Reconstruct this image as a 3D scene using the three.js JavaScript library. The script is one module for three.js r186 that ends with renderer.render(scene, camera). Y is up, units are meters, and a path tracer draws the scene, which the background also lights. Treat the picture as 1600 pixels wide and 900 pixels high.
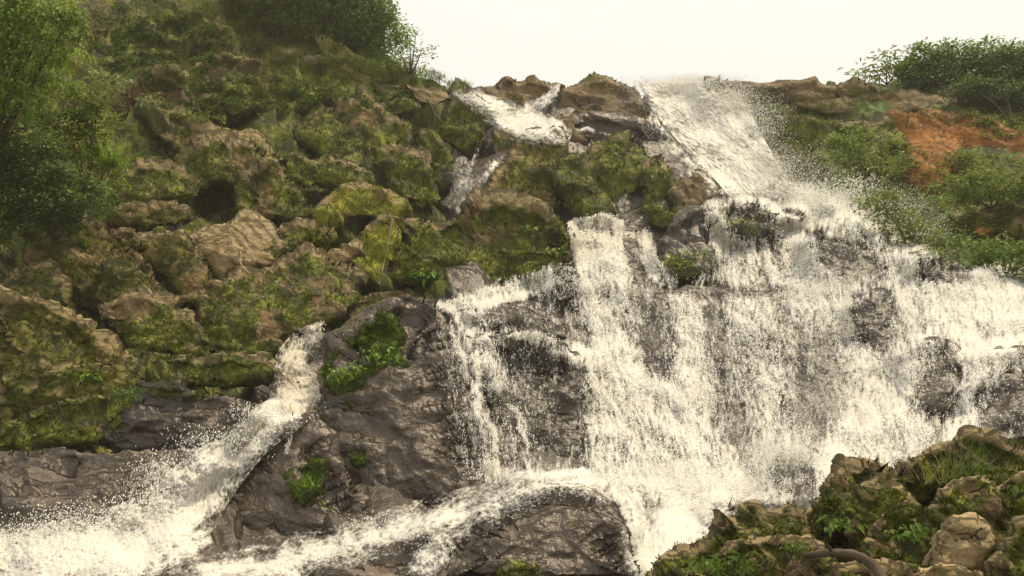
import * as THREE from 'three';
import { mergeGeometries } from 'three/addons/utils/BufferGeometryUtils.js';

// ------------------------------------------------------------------ camera, sky, sun, exposure
const scene = new THREE.Scene();
const EYE = 2.5, PITCH = THREE.MathUtils.degToRad(9), FOC = 1504;            // focal length in units of a 1600 wide picture
const camera = new THREE.PerspectiveCamera(2 * THREE.MathUtils.radToDeg(Math.atan(450 / FOC)), 16 / 9, 0.1, 600);
camera.position.set(0, EYE, 0);
camera.lookAt(0, EYE + Math.sin(PITCH), -Math.cos(PITCH));
scene.add(camera);

const SUN = new THREE.Vector3(0.34, 0.86, -0.20).normalize();
{
  const W = 512, H = 256, data = new Float32Array(W * H * 4);
  for (let r = 0; r < H; r++) for (let c = 0; c < W; c++) {
    const el = ((r + 0.5) / H - 0.5) * Math.PI, az = ((c + 0.5) / W - 0.5) * 2 * Math.PI;
    const x = Math.cos(az) * Math.cos(el), y = Math.sin(el), z = Math.sin(az) * Math.cos(el);
    const cs = Math.max(0, x * SUN.x + y * SUN.y + z * SUN.z);
    const veil = 0.71 + 0.2 * Math.max(0, y), glow = 0.15 * cs ** 3 + 0.6 * cs ** 16;
    const g = y < -0.02 ? 0.25 : 1, o = (r * W + c) * 4;
    data[o] = (veil * 1.0 + glow * 1.0) * g; data[o + 1] = (veil * 0.985 + glow * 0.92) * g; data[o + 2] = (veil * 0.90 + glow * 0.58) * g; data[o + 3] = 1;
  }
  const sky = new THREE.DataTexture(data, W, H, THREE.RGBAFormat, THREE.FloatType);
  sky.mapping = THREE.EquirectangularReflectionMapping; sky.magFilter = THREE.LinearFilter; sky.needsUpdate = true;
  scene.background = sky; scene.environment = sky;
}
scene.fog = new THREE.FogExp2(new THREE.Color().setRGB(1.0, 0.97, 0.86), 0.0008);
const sun = new THREE.DirectionalLight(0xffe9c4, 3.5);
sun.position.copy(SUN).multiplyScalar(90).add(new THREE.Vector3(0, 5, -25)); sun.target.position.set(0, 5, -25);
sun.castShadow = true; sun.shadow.radius = 12; sun.shadow.mapSize.set(2048, 2048);
Object.assign(sun.shadow.camera, { left: -45, right: 45, top: 45, bottom: -45, near: 1, far: 220 });
scene.add(sun, sun.target);
const renderer = new THREE.WebGLRenderer({ antialias: true });
renderer.toneMapping = THREE.LinearToneMapping; renderer.toneMappingExposure = 1.25;
renderer.shadowMap.enabled = true;

// ------------------------------------------------------------------ random numbers and noise
function rng(seed) { let s = seed >>> 0; return () => { s = (s + 0x6d2b79f5) | 0; let t = Math.imul(s ^ (s >>> 15), 1 | s); t = (t + Math.imul(t ^ (t >>> 7), 61 | t)) ^ t; return ((t ^ (t >>> 14)) >>> 0) / 4294967296; }; }
const R0 = rng(77), PERM = new Uint8Array(512);
{ const p = Array.from({ length: 256 }, (_, i) => i); for (let i = 255; i > 0; i--) { const j = Math.floor(R0() * (i + 1)); [p[i], p[j]] = [p[j], p[i]]; } for (let i = 0; i < 512; i++) PERM[i] = p[i & 255]; }
const GR = [[1, 1, 0], [-1, 1, 0], [1, -1, 0], [-1, -1, 0], [1, 0, 1], [-1, 0, 1], [1, 0, -1], [-1, 0, -1], [0, 1, 1], [0, -1, 1], [0, 1, -1], [0, -1, -1], [1, 1, 0], [-1, 1, 0], [0, -1, 1], [0, -1, -1]];
const GX = GR.map(g => g[0]), GY = GR.map(g => g[1]), GZ = GR.map(g => g[2]);
function noise(x, y, z) {                                                     // Perlin, about -1..1
  const fx = Math.floor(x), fy = Math.floor(y), fz = Math.floor(z), X = fx & 255, Y = fy & 255, Z = fz & 255;
  x -= fx; y -= fy; z -= fz;
  const u = x * x * x * (x * (x * 6 - 15) + 10), v = y * y * y * (y * (y * 6 - 15) + 10), w = z * z * z * (z * (z * 6 - 15) + 10);
  const A = PERM[X] + Y, AA = PERM[A] + Z, AB = PERM[A + 1] + Z, B = PERM[X + 1] + Y, BA = PERM[B] + Z, BB = PERM[B + 1] + Z;
  const g = (h, a, b, c) => { h &= 15; return GX[h] * a + GY[h] * b + GZ[h] * c; };
  const l = (a, b, t) => a + t * (b - a);
  return l(l(l(g(PERM[AA], x, y, z), g(PERM[BA], x - 1, y, z), u), l(g(PERM[AB], x, y - 1, z), g(PERM[BB], x - 1, y - 1, z), u), v),
    l(l(g(PERM[AA + 1], x, y, z - 1), g(PERM[BA + 1], x - 1, y, z - 1), u), l(g(PERM[AB + 1], x, y - 1, z - 1), g(PERM[BB + 1], x - 1, y - 1, z - 1), u), v), w);
}
function fbm(x, y, z, o = 4) { let s = 0, a = 0.5; for (let i = 0; i < o; i++) { s += a * noise(x, y, z); x = x * 2.03 + 7.1; y = y * 2.03 + 3.7; z = z * 2.03 + 5.3; a *= 0.5; } return s; }
function ridged(x, y, z, o = 4) { let s = 0, a = 0.5, p = 1; for (let i = 0; i < o; i++) { let n = 1 - Math.abs(noise(x, y, z)) * 1.6; n = n * Math.abs(n) ; s += a * n * p; p = Math.max(0, Math.min(1, n)); x = x * 2.1 + 3.1; y = y * 2.1 + 9.2; z = z * 2.1 + 1.7; a *= 0.5; } return s; }   // 0..1
function cells(x, y, z) {                                                     // distance to the nearest and second nearest seed of a jittered lattice
  const ix = Math.floor(x), iy = Math.floor(y), iz = Math.floor(z); let a = 9, b = 9;
  for (let i = -1; i < 2; i++) for (let j = -1; j < 2; j++) for (let k = -1; k < 2; k++) {
    const h = PERM[PERM[PERM[(ix + i) & 255] + ((iy + j) & 255)] + ((iz + k) & 255)];
    const dx = ix + i + PERM[h] / 255 - x, dy = iy + j + PERM[h + 1] / 255 - y, dz = iz + k + PERM[h + 2] / 255 - z, q = dx * dx + dy * dy + dz * dz;
    if (q < a) { b = a; a = q; } else if (q < b) b = q;
  }
  return [Math.sqrt(a), Math.sqrt(b)];
}
const clamp = (x, a = 0, b = 1) => Math.min(b, Math.max(a, x)), sstep = (a, b, x) => { x = clamp((x - a) / (b - a)); return x * x * (3 - 2 * x); }, lerp = (a, b, t) => a + (b - a) * t;
const mix3 = (a, b, t) => [a[0] + (b[0] - a[0]) * t, a[1] + (b[1] - a[1]) * t, a[2] + (b[2] - a[2]) * t];

// ------------------------------------------------------------------ from the survey of the photograph to metres
const SP = Math.sin(PITCH), CP = Math.cos(PITCH);
function at(px, py, d) {                                                      // the point of the place seen at (px, py), d metres ahead of the eye
  const x = (px - 800) / FOC, y = (450 - py) / FOC, dy = y * CP + SP, dz = CP - y * SP, k = d / dz;
  return [x * k, EYE + dy * k, -d];
}
const ROWS = [-100, 0, 100, 200, 300, 400, 500, 600, 700, 800, 900, 1000];
const TABLE = ['40 44 48 60 76 78 78 72 66', '36 40 44 52 66 68 68 60 54', '33 36 40 46 51 53 53 49 47', '29.5 32 35 39 42.5 44 44.5 42 42', '26 28 30.5 33.5 36 36.5 36 37 38', '23.5 25 27 30 31.5 32 31 31 32',
  '21 22.5 24 25.5 26.5 27.5 27 26.5 26', '19 20 21.5 22.5 23.5 24.5 24 23 22', '17.5 18 18.5 20 21 21 20 19 18', '15 14.5 15 16 17 16.5 15 14 13', '12.5 12 12 12.5 12 12 11.5 10.5 10', '10.5 10 10 10 10 9.5 9 8.5 8'].map(r => r.split(' ').map(Number));
function depth(px, py) {                                                      // smooth distance of the hillside, cubic B-spline over the survey table
  let u = px / 200, v = (py + 100) / 100; u = clamp(u, -4, 13); v = clamp(v, 0, 11);
  const iu = Math.floor(u), iv = Math.floor(v), fu = u - iu, fv = v - iv;
  const w = t => [(1 - t) ** 3 / 6, (3 * t ** 3 - 6 * t * t + 4) / 6, (-3 * t ** 3 + 3 * t * t + 3 * t + 1) / 6, t ** 3 / 6], wu = w(fu), wv = w(fv);
  let s = 0;
  for (let j = -1; j < 3; j++) { const row = TABLE[clamp(iv + j, 0, 11)]; for (let i = -1; i < 3; i++) s += wv[j + 1] * wu[i + 1] * row[clamp(iu + i, 0, 8)]; }
  return s;
}

// ------------------------------------------------------------------ names, labels, materials
const taken = {};
function numbered(n) { const k = (taken[n] = (taken[n] ?? -1) + 1); return k ? `${n}_${String(k).padStart(3, '0')}` : n; }
function tag(o, label, category, group) { o.userData.label = label; o.userData.category = category; if (group) o.userData.group = group; return o; }
function shade(o) { o.traverse(m => { if (m.isMesh) { m.castShadow = true; m.receiveShadow = true; } }); return o; }
function mesh(name, geo, mat, parent = scene) { const m = new THREE.Mesh(geo, mat); m.name = parent === scene ? numbered(name) : name; parent.add(m); m.castShadow = m.receiveShadow = true; return m; }

function grainTexture(size, f) {
  const d = new Uint8Array(size * size * 4);
  for (let y = 0; y < size; y++) for (let x = 0; x < size; x++) { const v = clamp(f(x / size, y / size)) * 255, o = (y * size + x) * 4; d[o] = d[o + 1] = d[o + 2] = v; d[o + 3] = 255; }
  const t = new THREE.DataTexture(d, size, size); t.wrapS = t.wrapT = THREE.RepeatWrapping; t.magFilter = THREE.LinearFilter; t.minFilter = THREE.LinearMipmapLinearFilter; t.generateMipmaps = true; t.needsUpdate = true; return t;
}
// noise that repeats after whole steps, so that the texture tiles
function tileNoise(x, y, per, s) {
  const ix = Math.floor(x), iy = Math.floor(y), fx = x - ix, fy = y - iy, u = fx * fx * fx * (fx * (fx * 6 - 15) + 10), v = fy * fy * fy * (fy * (fy * 6 - 15) + 10);
  const g = (i, j, a, b) => { const h = PERM[PERM[((i % per) + per) % per + s] + ((j % per) + per) % per] / 40.7; return Math.cos(h) * a + Math.sin(h) * b; };
  const l = (p, q, t) => p + (q - p) * t;
  return 1.4 * l(l(g(ix, iy, fx, fy), g(ix + 1, iy, fx - 1, fy), u), l(g(ix, iy + 1, fx, fy - 1), g(ix + 1, iy + 1, fx - 1, fy - 1), u), v);
}
const tile = (u, v, f, o, s) => { let r = 0, a = 0.5; for (let i = 0; i < o; i++) { r += a * tileNoise(u * f, v * f, f, s + i * 17); f *= 2; a *= 0.58; } return r; };
const GRAIN = grainTexture(512, (u, v) => 0.80 + 0.6 * tile(u, v, 8, 6, 3));
const BUMP = grainTexture(512, (u, v) => 0.5 + 0.8 * tile(u, v, 6, 6, 59));
const rockMat = new THREE.MeshStandardMaterial({ name: 'dry rock', vertexColors: true, roughness: 0.95, map: GRAIN, bumpMap: BUMP, bumpScale: 0.10 });
const wetMat = new THREE.MeshStandardMaterial({ name: 'wet rock', vertexColors: true, roughness: 0.5, map: GRAIN, bumpMap: BUMP, bumpScale: 0.08 });
const leafMat = new THREE.MeshPhysicalMaterial({ name: 'leaf', vertexColors: true, roughness: 0.75, side: THREE.DoubleSide, transmission: 0.45, thickness: 0, specularIntensity: 0.4 });
const mossMat = new THREE.MeshPhysicalMaterial({ name: 'moss', vertexColors: true, roughness: 1, side: THREE.DoubleSide, transmission: 0.25, thickness: 0, specularIntensity: 0.2 });
const woodMat = new THREE.MeshStandardMaterial({ name: 'bark', color: new THREE.Color().setRGB(0.085, 0.062, 0.042), roughness: 0.95, bumpMap: BUMP, bumpScale: 0.02 });
const foamMat = new THREE.MeshPhysicalMaterial({ name: 'foam', vertexColors: true, roughness: 0.55, side: THREE.DoubleSide, transmission: 0.3, thickness: 0, specularIntensity: 0.4, transparent: true });
const dropMat = new THREE.MeshStandardMaterial({ name: 'drops', color: 0xffffff, roughness: 0.5 });

// colours of matter, linear
const TAN = [0.215, 0.145, 0.056], PALE = [0.37, 0.285, 0.155], BROWN = [0.075, 0.048, 0.020], GREY = [0.12, 0.098, 0.07], DARK = [0.034, 0.028, 0.024], WETBROWN = [0.066, 0.046, 0.033];
const MOSS = [0.155, 0.172, 0.013], MOSSDARK = [0.050, 0.060, 0.008], MOSSLIME = [0.25, 0.25, 0.014], OCHRE = [0.145, 0.10, 0.024], EARTHDARK = [0.11, 0.055, 0.025], GRASS = [0.10, 0.15, 0.016];

// ------------------------------------------------------------------ rock surfaces
const STRATA = { a: [0.86, -0.48, 0.15], n: [0.45, 0.84, 0.30], b: [-0.24, -0.19, 0.95] };
const dot3 = (v, x, y, z) => v[0] * x + v[1] * y + v[2] * z;
function facet(x, y, z) {                                                      // broken blocks: a tilted plane for each cell, -1..1, joined over short steps
  x += 0.35 * noise(x * 1.3, y * 1.3, z * 1.3 + 5); y += 0.35 * noise(x * 1.3 + 8, y * 1.3, z * 1.3);
  const ix = Math.floor(x), iy = Math.floor(y), iz = Math.floor(z); let sw = 0, sv = 0;
  for (let i = -1; i < 2; i++) for (let j = -1; j < 2; j++) for (let k = -1; k < 2; k++) {
    const h = PERM[PERM[PERM[(ix + i) & 255] + ((iy + j) & 255)] + ((iz + k) & 255)];
    const ex = x - (ix + i + PERM[h] / 255), ey = y - (iy + j + PERM[h + 1] / 255), ez = z - (iz + k + PERM[h + 2] / 255), q = ex * ex + ey * ey + ez * ez;
    if (q > 1.6) continue;
    const w = Math.exp(-16 * q) + 1e-12; sw += w; sv += w * ((PERM[h + 3] / 127 - 1) * ex + (PERM[h + 4] / 127 - 1) * ey * 1.3 + (PERM[h + 5] / 127 - 1) * ez + 0.35 * (PERM[h + 6] / 127 - 1));
  }
  return sw ? sv / sw : 0;
}
function relief(kind, x, y, z, s) {                                           // metres outward, for features of size s
  const X = x / s, Y = y / s, Z = z / s, wx = X + 0.45 * noise(X * 0.8, Y * 0.8, Z * 0.8 + 3), wy = Y + 0.45 * noise(X * 0.8 + 6, Y * 0.8, Z * 0.8), wz = Z;
  const a = dot3(STRATA.a, wx, wy, wz), n = dot3(STRATA.n, wx, wy, wz), b = dot3(STRATA.b, wx, wy, wz);
  if (kind === 'mossy') return s * (0.30 * fbm(X * 0.5, Y * 0.5, Z * 0.5, 2) + 0.42 * (ridged(a * 0.30, n * 0.95, b * 0.4, 5) - 0.4) + 0.30 * facet(a * 0.42, n * 0.95, b * 0.6) + 0.11 * facet(X * 1.9, Y * 2.2, Z * 1.9) + 0.12 * fbm(X * 3.3, Y * 3.3, Z * 3.3, 4));
  if (kind === 'strata') return s * (0.28 * fbm(X * 0.6, Y * 0.6, Z * 0.6, 3) + 0.34 * (ridged(a * 0.3, n * 1.7, b * 0.4, 5) - 0.4) + 0.20 * facet(a * 0.5, n * 1.2, b * 0.6) + 0.05 * fbm(X * 5, Y * 5, Z * 5, 4));
  if (kind === 'knobby') {
    const w = 0.3 * noise(X * 2, Y * 2, Z * 2), c = cells(a * 1.15 + w, n * 1.9 + w, b * 1.2), e = cells(X * 3.4 - w, Y * 4.6, Z * 3.4 + w);
    return s * (0.30 * fbm(X * 0.6, Y * 0.6, Z * 0.6, 2) + 0.22 * facet(a * 0.7, n * 1.0, b * 0.7) + 0.36 * (0.55 - c[0]) + 0.15 * (0.5 - e[0]) + 0.12 * (ridged(X * 2, Y * 2.6, Z * 2, 3) - 0.4) + 0.06 * fbm(X * 7, Y * 7, Z * 7, 3));
  }
  if (kind === 'ledged') {                                                    // water-worn, bedded nearly level
    const m = wy + 0.18 * wx;
    return s * (0.30 * fbm(X * 0.5, Y * 0.5, Z * 0.5, 3) + 0.26 * (ridged(wx * 0.3, m * 1.5, wz * 0.3, 5) - 0.4) + 0.26 * facet(wx * 0.5, m * 1.1, wz * 0.5) + 0.07 * facet(X * 1.6, Y * 3, Z * 1.6) + 0.07 * fbm(X * 3.5, Y * 3.5, Z * 3.5, 4));
  }
  return s * (0.34 * fbm(X * 0.5, Y * 0.5, Z * 0.5, 3) + 0.26 * (ridged(wx * 0.6, wy * 0.6, wz * 0.6, 5) - 0.4) + 0.34 * facet(wx * 0.6, wy * 0.8, wz * 0.6) + 0.13 * facet(X * 1.5, Y * 2.2, Z * 1.5) + 0.09 * fbm(X * 3, Y * 3, Z * 3, 4));   // worn
}
// what the rock is made of: bare stone in two tones, moss in patches with ragged edges, upper rims paler: part worn stone, part skylight put into the colour
const LOOKS = {
  mossy: { a: BROWN, b: TAN, moss: 0.72, m1: MOSSDARK, m2: MOSS, bare: 0.5 },
  lime: { a: BROWN, b: TAN, moss: 0.93, m1: MOSS, m2: MOSSLIME, bare: 0.65 },
  green: { a: BROWN, b: GREY, moss: 0.88, m1: MOSSDARK, m2: MOSS, bare: 0.3 },
  tan: { a: OCHRE, b: TAN, moss: 0.78, m1: MOSSDARK, m2: [0.15, 0.135, 0.017], bare: 0.75 },
  pale: { a: TAN, b: PALE, moss: 0.20, m1: MOSSDARK, m2: MOSS, bare: 0.7 },
  knob: { a: BROWN, b: TAN, moss: 0.64, m1: MOSSDARK, m2: MOSS, bare: 0.75 },
  grey: { a: GREY, b: TAN, moss: 0.30, m1: MOSSDARK, m2: MOSS, bare: 0.3 },
  brown: { a: WETBROWN, b: [0.12, 0.088, 0.065], moss: 0.06, m1: MOSSDARK, m2: MOSS, bare: 0.15, wet: true },
  dark: { a: DARK, b: WETBROWN, moss: 0.0, m1: MOSSDARK, m2: MOSS, bare: 0.1, wet: true },
  darkmoss: { a: DARK, b: WETBROWN, moss: 0.34, m1: MOSSDARK, m2: MOSS, bare: 0.3, wet: true },
  rust: { a: [0.10, 0.058, 0.026], b: OCHRE, moss: 0.40, m1: MOSSDARK, m2: MOSS, bare: 0.3 },
  patch: { a: MOSSDARK, b: MOSS, moss: 0.98, m1: [0.045, 0.075, 0.008], m2: [0.11, 0.16, 0.012], bare: 0 },
  patchochre: { a: OCHRE, b: MOSS, moss: 0.8, m1: MOSSDARK, m2: MOSS, bare: 0 },
  near: { a: BROWN, b: TAN, moss: 0.82, m1: [0.034, 0.036, 0.007], m2: [0.125, 0.14, 0.011], bare: 0.68 },
  earth: { a: [0.19, 0.08, 0.018], b: [0.38, 0.155, 0.026], moss: 0.14, m1: MOSSDARK, m2: OCHRE, bare: 0.1 },
};
function matter(L, x, y, z, s, rim) {                                         // [r, g, b, how mossy]
  const X = x / s, Y = y / s, Z = z / s, t = clamp(0.5 + 1.1 * fbm(X * 1.1 + 40, Y * 1.1, Z * 1.1, 4));
  let c = mix3(L.a, L.b, t);
  const stain = sstep(0.12, 0.3, fbm(X * 2.3, Y * 0.9 + 20, Z * 2.3, 3)); c = mix3(c, [c[0] * 0.55, c[1] * 0.52, c[2] * 0.5], stain * 0.6);
  const e = fbm(X * 1.0 + 9, Y * 1.0 + 17, Z * 1.0, 3) + 0.35 * fbm(X * 6, Y * 6, Z * 6 + 30, 3);
  let m = sstep(-0.06, 0.06, e + (L.moss - 0.5) * 0.9);
  const bare = sstep(0.0, 0.12, rim * 0.6 - 0.30 + (L.bare - 0.5) * 0.7 + 0.9 * fbm(X * 3, Y * 3 + 5, Z * 3, 3));  // paler crests: bare stone, plus skylight on the rim painted into the colour
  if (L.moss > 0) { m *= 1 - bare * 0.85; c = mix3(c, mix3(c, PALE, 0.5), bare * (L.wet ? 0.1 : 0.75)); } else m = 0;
  const g = clamp(0.5 + 2.6 * fbm(X * 2.6 + 3, Y * 2.6, Z * 2.6 + 8, 3));
  c = mix3(c, mix3(L.m1, L.m2, g), m);
  return [c[0], c[1], c[2], m];
}
function finish(pos, idx, col) {
  const g = new THREE.BufferGeometry();
  g.setAttribute('position', new THREE.BufferAttribute(pos, 3)); g.setIndex(idx);
  g.setAttribute('color', new THREE.BufferAttribute(col, 3));
  const uv = new Float32Array(pos.length / 3 * 2);
  g.setAttribute('uv', new THREE.BufferAttribute(uv, 2));
  g.computeVertexNormals();
  return g;
}
function push(g, f) {                                                         // move every vertex along its normal by f(x, y, z, index)
  const p = g.attributes.position.array, n = g.attributes.normal.array;
  for (let i = 0; i < p.length; i += 3) { const h = f(p[i], p[i + 1], p[i + 2], i / 3); p[i] += n[i] * h; p[i + 1] += n[i + 1] * h; p[i + 2] += n[i + 2] * h; }
  g.computeVertexNormals();
  const uv = g.attributes.uv.array;                                           // texture in metres, laid on from the side that each place faces
  for (let i = 0; i < p.length / 3; i++) { const a = Math.abs(n[3 * i]), b = Math.abs(n[3 * i + 1]), c = Math.abs(n[3 * i + 2]), x = p[3 * i] * 0.45, y = p[3 * i + 1] * 0.45, z = p[3 * i + 2] * 0.45; if (a > b * 1.3 && a > c * 1.3) { uv[2 * i] = z; uv[2 * i + 1] = y; } else if (b > c * 1.6) { uv[2 * i] = x; uv[2 * i + 1] = z; } else { uv[2 * i] = x + z * 0.2; uv[2 * i + 1] = y; } }
}

const solids = [], nearSolids = [];                                                            // geometries that water and plants rest on
// ------------------------------------------------------------------ the ground, the cliff and the two hillsides
{
  const g = new THREE.PlaneGeometry(500, 500, 60, 60).rotateX(-Math.PI / 2), p = g.attributes.position.array;
  for (let i = 0; i < p.length; i += 3) { p[i + 1] = -1.2 + 0.5 * fbm(p[i] * 0.05, 3, p[i + 2] * 0.05, 3); if (p[i + 2] < -14) p[i + 1] -= 4; }
  g.computeVertexNormals();
  const m = mesh('ground', g, new THREE.MeshStandardMaterial({ color: new THREE.Color().setRGB(0.10, 0.085, 0.055), roughness: 1, bumpMap: BUMP, bumpScale: 0.05 }));
  m.userData.kind = 'structure';
}
function skyline(px) {                                                        // where the hillside ends against the sky
  const P = [[-800, -160], [560, -160], [600, 60], [640, 105], [745, 140], [780, 165], [980, 165], [1004, 141], [1110, 136], [1330, 138], [1400, 118], [1600, 105], [2400, 60]];
  for (let i = 1; i < P.length; i++) if (px <= P[i][0]) { const t = (px - P[i - 1][0]) / (P[i][0] - P[i - 1][0]); return lerp(P[i - 1][1], P[i][1], t); }
  return 60;
}
const fallsLeft = py => py < 330 ? 700 - (py - 130) * 0.05 : py < 460 ? 690 + (py - 330) * 0.1 : py < 520 ? 620 : py < 660 ? 430 - (py - 520) * 0.4 : 360 - (py - 660) * 3;
const fallsRight = py => py < 300 ? 1160 + (py - 130) * 0.5 : py < 460 ? 1245 + (py - 300) * 1.9 : 2600;
{
  const xs = [], STEP = 3.2;
  for (let px = -420; px < 2020; px += (px < -40 || px > 1640 ? 14 : STEP)) xs.push(px);
  const NR = 300, BACK = 14, nx = xs.length, ny = NR + BACK, pos = new Float32Array(nx * ny * 3), zone = new Uint8Array(nx * ny), sc = new Float32Array(nx * ny), pxs = [];
  for (let j = 0; j < ny; j++) for (let i = 0; i < nx; i++) {
    const px = xs[i], top = skyline(px) + 8 * noise(px * 0.02, 5, 1) + 4 * noise(px * 0.09, 2, 1), t = Math.min(1, j / (NR - 1)), py = lerp(top, 990, t ** 0.94), k = (j * nx + i) * 3, jj = ny - 1 - j;
    const row = j < NR ? j : j; let q;
    q = at(px, py, depth(px, py) * (1 + 0.035 * sstep(720, 640, px) * sstep(0, 140, py)));
    pos[k] = q[0]; pos[k + 1] = q[1]; pos[k + 2] = q[2]; pxs[j * nx + i] = py;
    const w = 34 * noise(px * 0.012, py * 0.012, 3) + 14 * noise(px * 0.05, py * 0.05, 8);
    zone[j * nx + i] = px + w < fallsLeft(py) ? 1 : px + w > fallsRight(py) ? 2 : 0;
    sc[j * nx + i] = -q[2] / 25;
  }
  // the rows past NR are the top of the plateau, running back from the skyline
  for (let j = NR; j < ny; j++) for (let i = 0; i < nx; i++) { const b = i * 3, k = (j * nx + i) * 3, t = j - NR + 1; pos[k] = pos[b] * (1 + t * 0.02); pos[k + 1] = pos[b + 1] - 0.12 * t; pos[k + 2] = pos[b + 2] - t * 1.6; zone[j * nx + i] = zone[i]; sc[j * nx + i] = sc[i]; }
  const all = [];
  const quad = (a, b, c, d) => all.push([a, b, c], [b, d, c]);
  for (let j = 0; j + 1 < NR; j++) for (let i = 0; i + 1 < nx; i++) quad((j + 1) * nx + i, (j + 1) * nx + i + 1, j * nx + i, j * nx + i + 1);
  for (let j = NR - 1; j + 1 < ny; j++) for (let i = 0; i + 1 < nx; i++) { const a = j === NR - 1 ? i : j * nx + i, d = j === NR - 1 ? i + 1 : j * nx + i + 1; quad(a, d, (j + 1) * nx + i, (j + 1) * nx + i + 1); }
  const flat = new Uint32Array(all.length * 3); all.forEach((t, i) => { flat[3 * i] = t[0]; flat[3 * i + 1] = t[1]; flat[3 * i + 2] = t[2]; });
  const whole = finish(pos, new THREE.BufferAttribute(flat, 1), new Float32Array(pos.length));
  const kinds = ['ledged', 'mossy', 'mossy'], looks = [LOOKS.dark, { a: BROWN, b: OCHRE, moss: 0.80, m1: MOSSDARK, m2: MOSS, bare: 0.32 }, { a: EARTHDARK, b: OCHRE, moss: 0.86, m1: MOSSDARK, m2: GRASS, bare: 0.2 }];
  push(whole, (x, y, z, i) => relief(kinds[zone[i]], x, y, z, sc[i] * (zone[i] === 2 ? 1 : zone[i] === 1 ? 1.25 : 1.5)) * (zone[i] === 2 ? 0.8 : zone[i] === 1 ? 1.35 : 1.05));
  const col = whole.attributes.color.array, P = whole.attributes.position.array, mossAt = [];
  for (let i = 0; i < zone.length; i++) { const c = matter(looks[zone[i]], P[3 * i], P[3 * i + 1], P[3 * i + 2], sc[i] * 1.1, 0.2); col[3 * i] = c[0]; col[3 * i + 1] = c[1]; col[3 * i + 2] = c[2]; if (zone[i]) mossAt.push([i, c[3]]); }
  ['cliff', 'hillside_left', 'hillside_right'].forEach((name, zi) => {
    const tri = all.filter(t => zone[t[0]] === zi);
    const map = new Map(), idx = [], p = [], n = [], c = [], uv = [];
    const A = whole.attributes;
    for (const t of tri) for (const v of t) { if (!map.has(v)) { map.set(v, map.size); for (let q = 0; q < 3; q++) { p.push(A.position.array[3 * v + q]); n.push(A.normal.array[3 * v + q]); c.push(A.color.array[3 * v + q]); } uv.push(A.uv.array[2 * v], A.uv.array[2 * v + 1]); } idx.push(map.get(v)); }
    const g = new THREE.BufferGeometry();
    g.setAttribute('position', new THREE.Float32BufferAttribute(p, 3)); g.setAttribute('normal', new THREE.Float32BufferAttribute(n, 3)); g.setAttribute('color', new THREE.Float32BufferAttribute(c, 3)); g.setAttribute('uv', new THREE.Float32BufferAttribute(uv, 2)); g.setIndex(idx);
    const m = mesh(name, g, zi ? rockMat : wetMat); m.userData.kind = 'structure';
  });
  solids.push(whole);
}

// ------------------------------------------------------------------ rocks, each with its own outline, thickness and relief
const parsePts = s => s.trim().split(/\s+/).map(q => q.split(',').map(Number));
function outlineOf(s, seed, rough) {
  const P = parsePts(s), n = P.length, out = [];
  for (let i = 0; i < n; i++) {
    const p0 = P[(i + n - 1) % n], p1 = P[i], p2 = P[(i + 1) % n], p3 = P[(i + 2) % n], k = Math.max(3, Math.ceil(Math.hypot(p2[0] - p1[0], p2[1] - p1[1]) / 5));
    for (let j = 0; j < k; j++) {
      const t = j / k, f = c => 0.5 * (2 * p1[c] + (p2[c] - p0[c]) * t + (2 * p0[c] - 5 * p1[c] + 4 * p2[c] - p3[c]) * t * t + (3 * p1[c] - p0[c] - 3 * p2[c] + p3[c]) * t ** 3);
      const x = lerp(f(0), lerp(p1[0], p2[0], t), 0.4), y = lerp(f(1), lerp(p1[1], p2[1], t), 0.4);
      out.push([x + rough * (noise(x * 0.045, y * 0.045, seed) * 1.1 + noise(x * 0.13, y * 0.13, seed + 5) * 0.7), y + rough * (noise(x * 0.045, y * 0.045, seed + 31) * 1.1 + noise(x * 0.13, y * 0.13, seed + 36) * 0.7)]);
    }
  }
  return out;
}
function nearest(P, x, y) {                                                   // [signed distance (inside > 0), nearest point of the outline]
  let best = 1e9, bx = 0, by = 0, inside = false;
  for (let i = 0, j = P.length - 1; i < P.length; j = i++) {
    const ax = P[j][0], ay = P[j][1], ex = P[i][0] - ax, ey = P[i][1] - ay, t = clamp(((x - ax) * ex + (y - ay) * ey) / (ex * ex + ey * ey + 1e-9)), qx = ax + ex * t, qy = ay + ey * t, d = (qx - x) ** 2 + (qy - y) ** 2;
    if (d < best) { best = d; bx = qx; by = qy; }
    if ((P[i][1] > y) !== (ay > y) && x < (ex * (y - ay)) / ey + ax) inside = !inside;
  }
  return [(inside ? 1 : -1) * Math.sqrt(best), bx, by];
}
let rockSeed = 1;
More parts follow.
